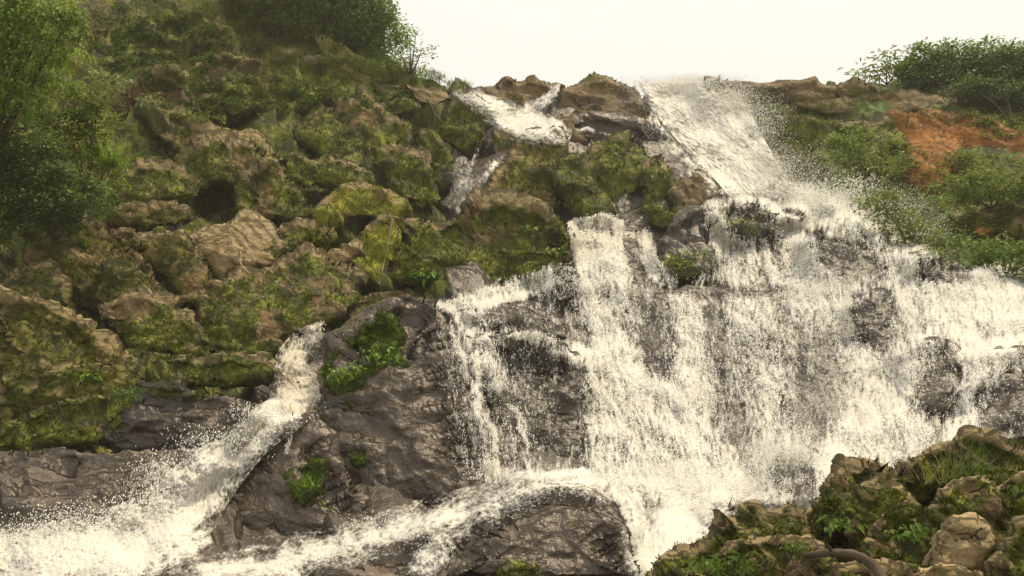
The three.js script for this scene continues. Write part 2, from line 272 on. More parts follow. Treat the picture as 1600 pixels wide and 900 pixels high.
// o: look, kind (relief), off = metres in front of the hillside, lean 0..1 = how far the face follows the hillside's slope, bulge and rim (rounding of the edge, pixels), size of features, step of the grid
function rock(name, label, category, pts, o = {}, group) {
  const L = LOOKS[o.look ?? 'mossy'], kind = o.kind ?? 'mossy', seed = rockSeed++ * 13.7, P = outlineOf(pts, seed, o.rough ?? 4);
  if (o.d === undefined) { const mx = P.reduce((s, p) => s + p[0], 0) / P.length, my = P.reduce((s, p) => s + p[1], 0) / P.length; if (mx < 620) for (const p of P) { p[0] = mx + (p[0] - mx) * 1.05; p[1] = my + (p[1] - my) * 1.05; } }
  let x0 = 1e9, x1 = -1e9, y0 = 1e9, y1 = -1e9, cx = 0, cy = 0; for (const [x, y] of P) { x0 = Math.min(x0, x); x1 = Math.max(x1, x); y0 = Math.min(y0, y); y1 = Math.max(y1, y); cx += x / P.length; cy += y / P.length; }
  const step = o.step ?? 2.7, nx = Math.ceil((x1 - x0) / step) + 3, ny = Math.ceil((y1 - y0) / step) + 3, sd = new Float32Array(nx * ny), gx = new Float32Array(nx * ny), gy = new Float32Array(nx * ny), over = new Float32Array(nx * ny);
  let deepest = 0;
  for (let j = 0; j < ny; j++) for (let i = 0; i < nx; i++) {
    const x = x0 + (i - 1) * step, y = y0 + (j - 1) * step, k = j * nx + i, r = nearest(P, x, y);
    if (r[0] > step * 0.35) { sd[k] = r[0]; gx[k] = x; gy[k] = y; over[k] = clamp((y - r[2]) / r[0]); deepest = Math.max(deepest, r[0]); } else { sd[k] = 0; gx[k] = r[1]; gy[k] = r[2]; if (r[0] < -step * 1.5) sd[k] = -1; }
  }
  const d0 = o.d ?? depth(cx, cy), S = (o.size ?? 1) * 1.4 * d0 / 25, mpp = d0 / FOC, rim = o.rim ?? Math.min(deepest * 0.5, 16), bulge = (o.bulge ?? 0.85) * rim * mpp, dome = (o.dome ?? 0.25) * deepest * mpp, back = o.back ?? Math.max(0.5, 1.3 * deepest * mpp), lean = o.lean ?? 0.42, off = (o.off ?? 0.25) * d0 / 25;
  const front = new Int32Array(nx * ny).fill(-1), rear = new Int32Array(nx * ny).fill(-1), pos = [], litRimOf = [], isRear = [];
  const vert = (k, s) => {
    const t = Math.min(1, Math.max(0, sd[k]) / rim), prof = 1 - (1 - t) ** 2.2, u = Math.max(0, sd[k]) / deepest;
    const plane = (o.d !== undefined ? d0 + (o.slope ?? 0.35) * (cy - gy[k]) * mpp : lerp(d0, depth(gx[k], gy[k]), lean)) - off;
    const lip = over[k] * Math.exp(-(((sd[k] - 5) / 8) ** 2)) * (0.6 + 0.8 * noise(gx[k] * 0.03, gy[k] * 0.03, seed)), hollow = over[k] * Math.exp(-(((sd[k] - 10 - 0.3 * deepest) / (6 + 0.22 * deepest)) ** 2));
    const d = s > 0 ? plane - bulge * prof - dome * u * (2 - u) + (o.lip ?? 1) * mpp * (0.30 * deepest * hollow - 9 * lip) : plane + back * t;
    const q = at(gx[k], gy[k], d); pos.push(q[0], q[1], q[2]);
    const up = clamp((cy - gy[k]) / (cy - y0 + 1) * 1.2); litRimOf.push(clamp(over[k] * Math.exp(-(((sd[k] - 4) / 9) ** 2)) * 1.1 + (sd[k] <= 0 ? up * 0.7 : 0))); isRear.push(s < 0);  // mask of upward crests, where painted skylight joins the worn stone
    return pos.length / 3 - 1;
  };
  const idx = [], F = k => front[k] < 0 ? (front[k] = vert(k, 1)) : front[k], B = k => sd[k] <= 0 ? F(k) : rear[k] < 0 ? (rear[k] = vert(k, -1)) : rear[k];
  for (let j = 0; j + 1 < ny; j++) for (let i = 0; i + 1 < nx; i++) {
    const a = j * nx + i, b = a + 1, c = a + nx, d = c + 1;
    if (!(sd[a] > 0 || sd[b] > 0 || sd[c] > 0 || sd[d] > 0)) continue;
    idx.push(F(c), F(d), F(a), F(d), F(b), F(a), B(a), B(d), B(c), B(a), B(b), B(d));
  }
  const g = finish(new Float32Array(pos), idx, new Float32Array(pos.length));
  const A = (o.amp ?? 1) * 0.8;
  push(g, (x, y, z, i) => relief(kind, x + seed, y, z - seed, S) * A * (isRear[i] ? 0.4 : 1));
  const p = g.attributes.position.array, c = g.attributes.color.array, mossy = [];
  for (let i = 0; i < p.length / 3; i++) {
    const m = matter(L, p[3 * i] + seed, p[3 * i + 1], p[3 * i + 2], S, litRimOf[i]); c[3 * i] = m[0]; c[3 * i + 1] = m[1]; c[3 * i + 2] = m[2];
    if (!isRear[i] && m[3] > 0.6) mossy.push(i);
  }
  const r = new THREE.Group(); r.name = numbered(name); scene.add(r);
  const home = new THREE.Vector3(...at(cx, y1, d0 - off)); r.position.copy(home);
  const body = mesh('stone', g, L.wet ? wetMat : rockMat, r); tag(r, label, category, group);
  ((o.d ?? 99) < 10.5 && cx > 990 ? nearSolids : solids).push(g.clone()); g.translate(-home.x, -home.y, -home.z);
  if (mossy.length > 30 && L.moss > 0.15) mossOn(r, g, mossy, L, d0, o.fuzz ?? 1, seed);
  return r;
}
function mossOn(parent, g, at_, L, d, fuzz, seed) {                           // short upright fronds and cushions, joined
  const R = rng(seed * 100), p = g.attributes.position.array, n = g.attributes.normal.array, N = Math.min(9000, Math.floor(at_.length * 0.42 * fuzz)), pos = new Float32Array(N * 27), col = new Float32Array(N * 27), px = d / FOC;
  for (let k = 0; k < N; k++) {
    const i = at_[Math.floor(R() * at_.length)] * 3, s = px * (1.8 + 3.6 * R() * R()), tint = mix3(L.m1, mix3(L.m2, GRASS, R() * 0.5), R()), v = 0.75 + 0.6 * R();
    for (let b = 0; b < 3; b++) {
      const o = k * 27 + b * 9, dx = n[i] * 0.6 + (R() - 0.5) * 1.5, dy = n[i + 1] * 0.6 + 0.45 + (R() - 0.5) * 1.2, dz = n[i + 2] * 0.6 + 0.2 + (R() - 0.5) * 1.2, w = s * 0.38, a = R() * 6.28;
      const X = p[i] + (R() - 0.5) * s, Y = p[i + 1] + (R() - 0.5) * s, Z = p[i + 2], cx = Math.cos(a) * w, cy = Math.sin(a) * w;
      pos.set([X - cx, Y - cy, Z, X + cx, Y + cy, Z, X + dx * s, Y + dy * s, Z + dz * s], o);
      for (let q = 0; q < 9; q++) col[o + q] = tint[q % 3] * v;
    }
  }
  const m = new THREE.BufferGeometry(); m.setAttribute('position', new THREE.BufferAttribute(pos, 3)); m.setAttribute('color', new THREE.BufferAttribute(col, 3));
  const f = mesh('moss', m, mossMat, parent); f.userData.kind = 'stuff';
}

// ------------------------------------------------------------------ the rocks, from the skyline down to the nearest
const SK = 'rocks along the skyline', RK = 'boulder', OC = 'rock outcrop';
rock('boulder', 'low double humped mossy boulder on the skyline between the two upper streams', RK, '762,150 772,128 792,118 812,123 828,119 852,124 876,140 868,160 815,172 772,166', { d: 46, look: 'grey', off: 0, rough: 2 });
rock('boulder', 'largest rounded grey boulder on the skyline left of the main fall', RK, '862,165 886,134 925,114 946,117 976,128 1000,142 1012,180 1010,215 960,222 905,208 868,196', { d: 45, look: 'grey', off: 0, rough: 2, kind: 'ledged' });
rock('boulder', 'smooth wet grey-brown rock shelf below the skyline boulder, left edge of the main fall', RK, '872,192 905,180 960,178 1010,190 1062,214 1108,262 1140,300 1085,300 1030,262 985,250 930,232 885,222', { d: 42.5, look: 'brown', kind: 'ledged', off: 0 });
rock('boulder', 'small grey rock above the mossy pyramid, beside the foot of the upper stream', RK, '866,190 890,178 925,195 930,215 900,226 870,216', { look: 'grey', rough: 2, off: 0.5 });
rock('rock_slab', 'flat thin grey slab with a square cut end standing on the skyline right of the main fall', 'rock slab', '1096,144 1099,119 1112,118 1150,124 1190,130 1226,128 1258,123 1274,119 1284,130 1320,134 1344,144 1290,160 1200,166 1110,162', { d: 46, look: 'grey', off: 0, rough: 1, rim: 6, bulge: 0.8, amp: 0.22 });
rock('boulder', 'small dark boulder on the skyline slab just before the right-hand bushes', RK, '1302,142 1312,128 1330,124 1346,134 1350,150 1310,152', { d: 46, look: 'grey', off: 0, rough: 1 });
rock('rock_slab', 'long bare grey-brown slab sloping under the grass above the orange bank', 'rock slab', '1236,164 1290,156 1350,148 1404,138 1440,142 1480,154 1505,170 1470,180 1420,176 1395,186 1340,182 1285,178', { look: 'grey', kind: 'strata', off: 0.2, rim: 8, amp: 0.4, size: 0.8 });
rock('earth_bank', 'large bank of bare orange earth below the bare slab on the right hillside', 'earth bank', '1390,190 1420,172 1478,170 1530,180 1576,198 1606,236 1600,262 1550,272 1500,262 1478,290 1450,300 1428,262 1402,228', { look: 'earth', kind: 'strata', off: 0.1, rim: 8, dome: 0.1, lean: 0.8, amp: 0.9, size: 0.9, fuzz: 0.8 });
rock('earth_bank', 'small orange earth scar in the bushes under the large orange bank', 'earth bank', '1418,288 1432,268 1456,262 1470,280 1462,300 1436,302', { look: 'earth', kind: 'knobby', off: 0.5, rim: 10 });
rock('earth_bank', 'narrow upright orange earth patch above the far right bushes', 'earth bank', '1520,350 1532,330 1546,346 1560,362 1540,372 1524,368', { look: 'earth', kind: 'knobby', off: 0.5, rim: 8 });
rock('rock_outcrop', 'low ochre rock step half buried in grass at the far right edge', OC, '1478,352 1500,334 1560,332 1640,336 1640,376 1560,372 1500,368', { look: 'tan', off: 0.3, rim: 12 });
rock('rock_outcrop', 'brown grassy rock brow right beside the top of the main fall', OC, '1165,190 1190,176 1240,178 1290,184 1350,188 1392,198 1408,226 1390,240 1340,214 1280,220 1230,240 1196,230', { look: 'green', off: 0.2, rim: 16 });
rock('rock_outcrop', 'dark mossy cliff corner against the right side of the main fall', OC, '1196,236 1230,226 1276,226 1282,262 1270,300 1250,318 1226,300 1214,264', { look: 'green', off: 0.6, rim: 14 });

// upper left
rock('rock_outcrop', 'shaded earthy overhang under the grass crest, upper left of the hillside', OC, '270,120 300,92 350,80 400,92 420,130 412,170 370,186 310,176 276,158', { look: 'rust', off: 0.1, size: 1.2 });
rock('rock_outcrop', 'long mossy bluff below the grassy crest line at upper left', OC, '400,104 430,84 480,82 530,96 580,110 626,134 640,150 600,160 560,156 520,160 470,176 420,170', { look: 'green', off: 0.2, size: 1.2 });
rock('rock_outcrop', 'dark hollow-faced bank between the leafy bush and the mossy bluff', OC, '196,134 230,116 270,118 292,150 330,180 350,196 300,200 250,176 210,164', { look: 'rust', off: 0.1 });
rock('boulder', 'small rounded mossy boulder below the end of the grassy crest', RK, '590,168 594,150 612,143 640,148 658,164 654,186 622,190 598,184', { look: 'green', off: 0.5, rough: 2 });
rock('boulder', 'wedge of bare brown rock between the grassy crest and the upper left stream', RK, '628,128 660,132 700,142 716,152 700,160 676,166 650,156', { look: 'grey', off: 0.4, rough: 2, kind: 'strata' });
rock('boulder', 'big dark mossy boulder left of the upper stream', RK, '684,196 690,168 706,153 734,156 756,170 764,194 754,224 730,244 704,236 688,220', { look: 'green', off: 0.9, rough: 2 });
rock('boulder', 'broad mossy boulder with a pale crooked crest below the bluff', RK, '470,210 482,176 512,158 540,157 562,150 584,155 608,172 636,188 652,214 644,246 600,262 550,252 506,238 476,226', { look: 'mossy', off: 0.6 });
rock('boulder', 'rounded mossy rock under the small boulder, left of the upper trickle', RK, '648,200 676,196 696,222 712,250 716,290 700,312 676,300 660,262 646,232', { look: 'green', off: 0.5 });
rock('boulder', 'small grey-green rock in the fork of the upper trickle', RK, '762,222 770,204 790,198 808,208 812,230 796,250 772,248', { look: 'grey', off: 0.6, rough: 2 });
rock('boulder', 'lumpy mossy rock with a tan crest above the lime green boulder', RK, '586,262 596,232 622,224 650,236 676,258 690,286 690,318 656,330 626,312 604,290', { look: 'mossy', off: 0.6 });
rock('boulder', 'twin peaked mossy rock under the broad crooked-crested boulder', RK, '440,276 446,244 470,235 492,246 514,230 538,240 566,262 578,278 556,296 514,300 476,296', { look: 'mossy', off: 0.6 });
rock('rock_outcrop', 'long sloping ledge with a bare tan back running down from the leafy bush', OC, '226,168 262,172 300,188 336,204 388,204 424,232 446,258 420,268 378,262 330,256 280,236 240,210', { look: 'tan', off: 0.5, lean: 0.6, rim: 12 });
rock('rock_outcrop', 'mossy hollow rock under the long tan ledge', OC, '262,262 290,240 340,224 384,220 414,238 430,262 400,274 344,288 296,294', { look: 'mossy', off: 0.8 });
rock('rock_outcrop', 'mossy bank beside the bright tufted plant', OC, '176,300 196,262 236,250 280,262 310,286 300,312 250,318 204,318', { look: 'mossy', off: 0.4 });
rock('boulder', 'dark mossy boulder with a jagged lit edge left of the lime green boulder', RK, '366,318 380,280 408,264 430,258 448,280 474,302 486,336 450,346 410,346 378,338', { look: 'mossy', off: 0.7 });
rock('boulder', 'lime green mossy boulder with a bare pale cap', RK, '498,338 510,308 526,290 560,282 592,288 618,308 626,332 600,352 566,346 534,352 508,350', { look: 'lime', off: 0.9, rough: 2.5 });
rock('boulder', 'mossy rock wedged between the lime green boulder and the wide ledge block', RK, '560,396 572,352 600,338 624,346 618,390 604,436 580,440 560,420', { look: 'lime', off: 0.5 });
rock('rock_outcrop', 'low crumbling ledge right below the dark leafy bush', OC, '168,330 188,314 226,322 262,314 284,318 296,340 268,356 216,352 178,350', { look: 'tan', kind: 'knobby', off: 0.6, size: 0.7 });

// the middle, left of the falls
rock('boulder', 'pointed mossy rock with a flat tan face above the wide ledge block', RK, '752,306 770,272 788,250 812,222 838,206 862,210 880,228 886,262 880,304 866,326 826,322 790,322', { look: 'tan', off: 1.1, rough: 2 });
rock('boulder', 'narrow dark mossy rib right of the pointed tan rock', RK, '872,236 894,240 922,262 936,298 940,340 916,350 892,340 876,306', { look: 'green', off: 1.0 });
rock('boulder', 'tall bright mossy knob behind the small middle fall', RK, '912,250 926,218 954,202 984,206 1002,226 1010,270 1006,318 990,350 958,352 936,318', { look: 'green', off: 0.8 });
rock('boulder', 'mossy brown knob left of the foot of the main fall', RK, '996,262 1012,240 1034,235 1052,262 1060,300 1058,346 1038,366 1010,356 1000,312', { look: 'mossy', off: 0.8 });
rock('boulder', 'heap of bare grey-brown rock sloping down beside the foot of the main fall', RK, '1046,296 1062,270 1090,266 1120,286 1146,306 1158,326 1134,342 1100,340 1068,358 1048,350', { look: 'grey', kind: 'knobby', off: 0.7, size: 0.8 });
rock('rock_outcrop', 'wide mossy ledge block with a pale sagging rim left of the middle fall', OC, '596,438 604,384 612,336 640,331 676,340 700,338 722,322 752,312 776,308 812,316 850,330 886,346 900,372 894,412 868,432 822,446 772,452 730,466 690,462 640,452', { look: 'mossy', off: 0.9, lean: 0.25, size: 0.9, rim: 18 });
rock('boulder', 'dark mossy boulder standing between two falls right of the middle fall', RK, '1022,400 1030,366 1056,342 1082,332 1102,344 1112,380 1114,430 1086,442 1048,440 1026,428', { look: 'darkmoss', kind: 'worn', off: 1.0, rough: 2 });
rock('boulder', 'brown boulder above the right-hand cascade with water on both sides', RK, '1136,350 1144,324 1166,310 1192,318 1214,338 1216,368 1190,380 1158,376', { look: 'darkmoss', kind: 'worn', off: 0.9, rough: 2 });
rock('boulder', 'small brown stone just breaking the white water under the main fall', RK, '1216,340 1224,326 1244,322 1262,334 1260,346 1236,348', { look: 'brown', kind: 'worn', off: 1.0, rough: 1 });
rock('boulder', 'broad dark hump veiled by thin water right of the falls', RK, '1256,372 1276,350 1316,346 1360,366 1400,396 1428,430 1410,456 1350,468 1296,452 1266,416', { look: 'dark', kind: 'worn', off: 0.7 });
rock('boulder', 'dark bare rock at the right edge of the falls below the bushes', RK, '1410,410 1432,394 1464,396 1498,408 1524,432 1526,452 1492,462 1452,440', { look: 'dark', kind: 'strata', off: 0.8, rough: 2 });
rock('boulder', 'small dark rock splitting the water left of the middle cascade', RK, '850,446 860,424 882,416 906,428 912,456 894,478 864,476', { look: 'dark', kind: 'worn', off: 0.7, rough: 2 });
rock('boulder', 'flat dark wet ledge between the side stream and the middle cascade', RK, '742,494 770,474 810,468 852,480 884,506 890,532 850,536 800,524 760,516', { look: 'dark', kind: 'ledged', off: 0.5, rough: 2 });
rock('boulder', 'tall dark wet rock face behind the thin trickles', RK, '690,560 706,528 752,520 806,520 864,532 898,560 912,620 906,690 880,726 820,738 768,742 736,700 708,634', { look: 'dark', kind: 'worn', off: 0.6, lean: 0.35 });
rock('boulder', 'dark rock nub between the two right-hand cascades', RK, '1336,506 1348,476 1376,462 1398,480 1406,520 1388,560 1356,552', { look: 'dark', kind: 'worn', off: 0.6 });
rock('boulder', 'upright black wet rock under web-like water on the right', RK, '1424,610 1436,562 1462,530 1492,536 1510,570 1502,628 1474,660 1440,650', { look: 'dark', kind: 'worn', off: 0.7 });
rock('boulder', 'big dark wet rock at the right edge with falling drops', RK, '1512,640 1524,584 1556,556 1600,548 1650,560 1650,690 1560,694 1520,680', { look: 'dark', kind: 'worn', off: 0.5 });
rock('boulder', 'round grey boulder veiled by spray at the foot of the right cascade', RK, '1196,748 1206,714 1230,698 1262,704 1286,730 1280,768 1244,788 1208,780', { look: 'dark', kind: 'worn', off: 1.2, rough: 2 });
rock('boulder', 'small dark stone in the foam beside the mossy near outcrop', RK, '1104,800 1114,782 1132,776 1154,792 1160,812 1136,822 1112,818', { look: 'dark', kind: 'worn', off: 1.0, rough: 1.5 });

// the middle left: tan and knobbly
rock('rock_outcrop', 'long ridge of brown rock with hollow faces below the leafy bush', OC, '52,400 62,362 108,342 150,344 200,366 236,384 262,428 272,470 250,490 200,498 140,488 90,460', { look: 'tan', off: 0.5, size: 1.1 });
rock('rock_outcrop', 'hollow brown face left of the pale striped boulder', OC, '174,372 184,352 228,358 286,364 318,392 336,434 330,470 300,484 276,472 250,424 210,392', { look: 'tan', off: 0.9, lean: 0.4 });
rock('rock_outcrop', 'round shouldered brown rock below the long brown ridge', OC, '150,470 168,400 202,380 236,404 268,462 272,506 240,520 190,512', { look: 'tan', off: 0.9, lean: 0.4 });
rock('boulder', 'pale striped boulder of bedded rock in the middle of the left slope', RK, '284,372 324,352 352,344 378,325 404,332 424,348 442,372 440,410 416,420 378,418 356,440 342,440 322,404', { look: 'pale', kind: 'strata', off: 1.1, rough: 2, size: 0.8 });
rock('boulder', 'small angular tan stone right of the pale striped boulder', RK, '430,384 438,356 462,346 490,348 492,368 476,388 446,398', { look: 'knob', kind: 'knobby', off: 0.9, rough: 2, size: 0.6 });
rock('rock_slab', 'slanting pale plank-shaped slab above the knobbly heap', 'rock slab', '476,420 500,404 530,388 556,376 566,392 546,410 510,426 488,434', { look: 'pale', kind: 'strata', off: 1.0, rough: 1.5, rim: 8, size: 0.6 });
rock('boulder', 'small lime green stone with a pale top beside the lime green boulder', RK, '478,392 484,362 506,344 528,350 532,374 510,392', { look: 'lime', off: 0.8, rough: 2 });
rock('rock_outcrop', 'large knobbly heap of tan weathered rock above the small left fall', OC, '300,520 312,476 340,446 376,424 420,416 452,396 482,390 520,402 548,412 560,446 546,480 508,502 480,508 446,534 420,556 370,562 326,548', { look: 'knob', kind: 'knobby', off: 0.6, size: 0.9, lean: 0.6 });
rock('rock_outcrop', 'knobbly tan ledges between the pale-crested rock and the knobbly heap', OC, '150,480 186,462 226,458 268,470 298,500 318,546 300,562 258,552 214,548 176,520', { look: 'knob', kind: 'knobby', off: 0.8, size: 0.8 });
rock('boulder', 'squat brown rock with a lit top at the left edge', RK, '4,452 14,420 44,406 74,412 92,440 96,470 60,480 20,474', { look: 'tan', off: 0.7 });
rock('rock_outcrop', 'huge dark mossy rock with a long pale crest at the left edge', OC, '-40,470 0,456 56,463 106,482 150,508 182,536 214,576 196,612 150,640 96,672 30,694 -40,690', { look: 'tan', off: 0.9, lean: 0.4, d: 19.5, slope: 0.5, rim: 20 });
rock('rock_outcrop', 'low mossy shelf above the brown pointed slab', OC, '170,566 214,546 262,546 330,556 400,560 426,572 410,600 352,612 290,606 232,608 190,600', { look: 'green', off: 0.9, fuzz: 1.6 });
rock('rock_outcrop', 'dark green mossy bank beneath the pale-crested rock', OC, '-30,700 20,650 90,622 150,610 200,604 216,640 180,690 110,704 40,712', { look: 'green', off: 0.9, d: 18.2 });

// the lower left, wet and brown
rock('boulder', 'pointed brown slab with hanging moss on its left side', RK, '150,690 166,642 192,604 214,588 252,598 300,606 352,622 386,636 388,656 340,684 290,706 220,712 170,708', { look: 'darkmoss', kind: 'ledged', d: 17.6, off: 0, slope: 0.3, fuzz: 1.5, rough: 2 });
rock('boulder', 'dark bedded rock with a rusty spot left of the small fall', RK, '284,668 296,628 334,610 380,620 404,634 392,660 352,690 306,694', { look: 'brown', kind: 'ledged', d: 16.9, off: 0, rough: 2 });
rock('rock_slab', 'wide dark bedded slab left of the rushing side stream', 'rock slab', '-40,712 40,700 90,694 160,700 230,706 300,704 330,722 300,770 250,812 190,842 110,850 40,850 -40,870', { look: 'brown', kind: 'ledged', d: 15.3, off: 0, slope: 0.9, rim: 22 });
rock('boulder', 'rusty mossy cap of rock above the big brown massif', RK, '536,490 550,466 580,452 620,450 644,464 620,486 590,500 556,506', { look: 'rust', off: 0.9, rough: 2 });
rock('boulder', 'big brown wet massif between the side stream and the falls', RK, '500,680 506,600 520,540 560,496 600,472 650,458 692,474 716,530 736,610 756,680 764,742 700,792 620,820 560,836 520,790', { look: 'brown', kind: 'worn', d: 19.2, off: 0, slope: 0.5, rim: 22, amp: 0.75 });
rock('boulder', 'rounded brown-grey boulder that the rushing side stream wraps round', RK, '296,812 324,766 362,714 402,676 440,648 484,650 520,684 552,744 576,800 560,846 480,872 400,874 330,862', { look: 'brown', kind: 'worn', d: 16.4, off: 0, slope: 0.45, rim: 22, amp: 0.6 });
rock('boulder', 'bedded dark rock in front at the bottom middle, water on both sides', RK, '690,910 716,842 744,796 790,768 850,756 900,758 940,770 962,796 980,840 996,915', { look: 'brown', kind: 'ledged', d: 11.2, off: 0, slope: 0.8, rim: 26, size: 1.2, amp: 0.7 });
rock('rock_slab', 'low smooth dark slab under the stream at the bottom edge', 'rock slab', '372,915 440,880 520,862 600,846 670,838 712,842 706,880 680,915', { look: 'brown', kind: 'ledged', d: 11.4, off: 0, slope: 1.2, rim: 20 });

// nearest, lower right
rock('rock_outcrop', 'dark mossy mass of rock under and between the near boulders at the lower right', OC, '1030,925 1100,868 1170,822 1250,812 1310,760 1380,748 1460,722 1540,716 1660,716 1680,925', { look: 'near', d: 9.6, off: 0, slope: 1.1, size: 1.17, rim: 26, step: 3.6, fuzz: 0.6 });
rock('rock_outcrop', 'near mossy outcrop with a toothed top rising from the foam', OC, '1000,925 1030,882 1058,858 1108,840 1146,806 1160,784 1178,778 1204,790 1232,786 1262,800 1280,850 1268,925', { look: 'near', d: 8.6, off: 0, slope: 0.7, size: 1.26, rim: 26, step: 2.8, fuzz: 2, amp: 0.75 });
rock('rock_outcrop', 'near mossy crag forming the high point left of the lower right rocks', OC, '1240,822 1266,790 1290,750 1310,726 1338,710 1362,709 1392,722 1424,742 1420,790 1360,826 1300,850 1256,850', { look: 'near', d: 9.2, off: 0, slope: 0.6, size: 1.26, rim: 26, step: 2.8, fuzz: 2, amp: 0.75 });
rock('rock_outcrop', 'mossy saddle of rock between two near crags', OC, '1396,742 1424,712 1452,698 1494,694 1510,720 1494,760 1440,784 1406,776', { look: 'near', d: 9.6, off: 0, size: 1.17, step: 2.8, fuzz: 2, amp: 0.75 });
rock('boulder', 'brown squared boulder with grass on its shoulder at the right edge', RK, '1484,720 1492,688 1508,676 1546,678 1580,694 1606,706 1640,716 1640,768 1560,770 1496,760', { look: 'near', d: 9.0, off: 0, size: 1.17, step: 2.8, fuzz: 2, amp: 0.75 });
rock('boulder', 'small dark rock in the far right corner above the squared boulder', RK, '1566,694 1580,682 1610,668 1650,666 1650,706 1600,708', { look: 'dark', d: 10.2, off: 0, step: 2.8, fuzz: 2, amp: 0.75 });
rock('rock_outcrop', 'long mossy ledge low in front with pale broken lips', OC, '1090,925 1112,864 1162,842 1212,838 1262,846 1290,876 1300,925', { look: 'near', d: 7.6, off: 0, size: 1.00, kind: 'knobby', step: 2.8, fuzz: 2, amp: 0.75 });
rock('boulder', 'hollow mossy rock with a pale arched rim above the fallen branch', RK, '1318,838 1330,796 1352,766 1384,750 1416,760 1436,786 1432,826 1398,852 1350,858', { look: 'knob', d: 8.0, off: 0, size: 1.09, step: 2.8, fuzz: 2, amp: 0.75 });
rock('boulder', 'mossy rock fin leaning beside the hollow arched rock', RK, '1352,880 1362,832 1376,800 1388,794 1396,830 1402,868 1384,892', { look: 'near', d: 7.6, off: 0, size: 0.92, step: 2.8, fuzz: 2, amp: 0.75 });
rock('boulder', 'tall knobbly tan rock rising at the lower right', RK, '1440,860 1450,800 1470,764 1500,742 1530,738 1554,752 1560,790 1544,830 1500,862 1462,874', { look: 'knob', kind: 'knobby', d: 7.5, off: 0, size: 1.05, step: 2.8, fuzz: 2, amp: 0.75 });
rock('boulder', 'knobbly brown rock at the right edge behind the pale boulders', RK, '1540,800 1552,756 1580,738 1620,734 1650,746 1650,830 1600,836 1560,828', { look: 'knob', kind: 'knobby', d: 7.7, off: 0, size: 1.05, step: 2.8, fuzz: 2, amp: 0.75 });
rock('boulder', 'pale tan boulder at the bottom right with a dark mossy pit', RK, '1444,880 1456,842 1472,820 1500,814 1532,822 1548,848 1540,884 1500,896 1462,896', { look: 'pale', kind: 'knobby', d: 6.7, off: 0, size: 1.26, step: 2.8, fuzz: 2, amp: 0.75 });
rock('boulder', 'low pale boulder at the bottom edge left of the corner boulder', RK, '1424,930 1436,892 1458,876 1500,878 1540,890 1560,930', { look: 'pale', kind: 'knobby', d: 6.3, off: 0, size: 1.26, step: 2.8, fuzz: 2, amp: 0.75 });
rock('boulder', 'large tan boulder cut by the bottom right corner', RK, '1532,930 1548,884 1570,846 1592,806 1620,786 1670,780 1670,930', { look: 'knob', kind: 'knobby', d: 6.4, off: 0, size: 1.26, step: 2.8, fuzz: 2, amp: 0.75 });
rock('boulder', 'small tan stone tucked under the fallen branch', RK, '1296,925 1304,886 1340,876 1380,886 1410,880 1436,900 1430,930', { look: 'knob', kind: 'knobby', d: 6.9, off: 0, size: 1.00, step: 2.8, fuzz: 2, amp: 0.75 });

// ------------------------------------------------------------------ where the rock stands: front of the solids on a grid across x and y
const CELL = 0.05, GX0 = -34, GY0 = -5, GNX = 1360, GNY = 640, FRONT = new Float32Array(GNX * GNY).fill(-1e4);
function stand(list) { for (const g of list) {
  const p = g.attributes.position.array, ix = g.index.array;
  for (let t = 0; t < ix.length; t += 3) {
    const a = ix[t] * 3, b = ix[t + 1] * 3, c = ix[t + 2] * 3;
    const ax = (p[a] - GX0) / CELL, ay = (p[a + 1] - GY0) / CELL, bx = (p[b] - GX0) / CELL, by = (p[b + 1] - GY0) / CELL, cx = (p[c] - GX0) / CELL, cy = (p[c + 1] - GY0) / CELL;
    const det = (by - cy) * (ax - cx) + (cx - bx) * (ay - cy); if (Math.abs(det) < 1e-9) continue;
    const i0 = Math.max(0, Math.ceil(Math.min(ax, bx, cx))), i1 = Math.min(GNX - 1, Math.floor(Math.max(ax, bx, cx))), j0 = Math.max(0, Math.ceil(Math.min(ay, by, cy))), j1 = Math.min(GNY - 1, Math.floor(Math.max(ay, by, cy)));
    for (let j = j0; j <= j1; j++) for (let i = i0; i <= i1; i++) {
      const u = ((by - cy) * (i - cx) + (cx - bx) * (j - cy)) / det, v = ((cy - ay) * (i - cx) + (ax - cx) * (j - cy)) / det;
      if (u < -1e-4 || v < -1e-4 || u + v > 1.0001) continue;
      const z = u * p[a + 2] + v * p[b + 2] + (1 - u - v) * p[c + 2], k = j * GNX + i; if (z > FRONT[k]) FRONT[k] = z;
    }
  }
} }
stand(solids);
function hitDepth(px, py) {                                                   // distance at which the rock is met at (px, py)
  const [x1, y1] = at(px, py, 1), kx = x1, ky = y1 - EYE;
  for (let d = 4; d < 78; d += 0.06) {
    const i = Math.round((kx * d - GX0) / CELL), j = Math.round((EYE + ky * d - GY0) / CELL);
    if (i < 0 || j < 0 || i >= GNX || j >= GNY) continue;
    if (FRONT[j * GNX + i] >= -d) return d;
  }
  return -1;
}
const HS = 4, HX0 = -80, HNX = 441, HNY = 252, HIT = new Float32Array(HNX * HNY);
function survey() { for (let j = HNY - 1; j >= 0; j--) for (let i = 0; i < HNX; i++) { const d = hitDepth(HX0 + i * HS, j * HS - 40); HIT[j * HNX + i] = d > 0 ? d : j < HNY - 1 ? HIT[(j + 1) * HNX + i] : 9; } }
survey();
function hit(px, py) { const u = clamp((px - HX0) / HS, 0, HNX - 1.01), v = clamp((py + 40) / HS, 0, HNY - 1.01), i = Math.floor(u), j = Math.floor(v), a = u - i, b = v - j, k = j * HNX + i; return lerp(lerp(HIT[k], HIT[k + 1], a), lerp(HIT[k + HNX], HIT[k + HNX + 1], a), b); }

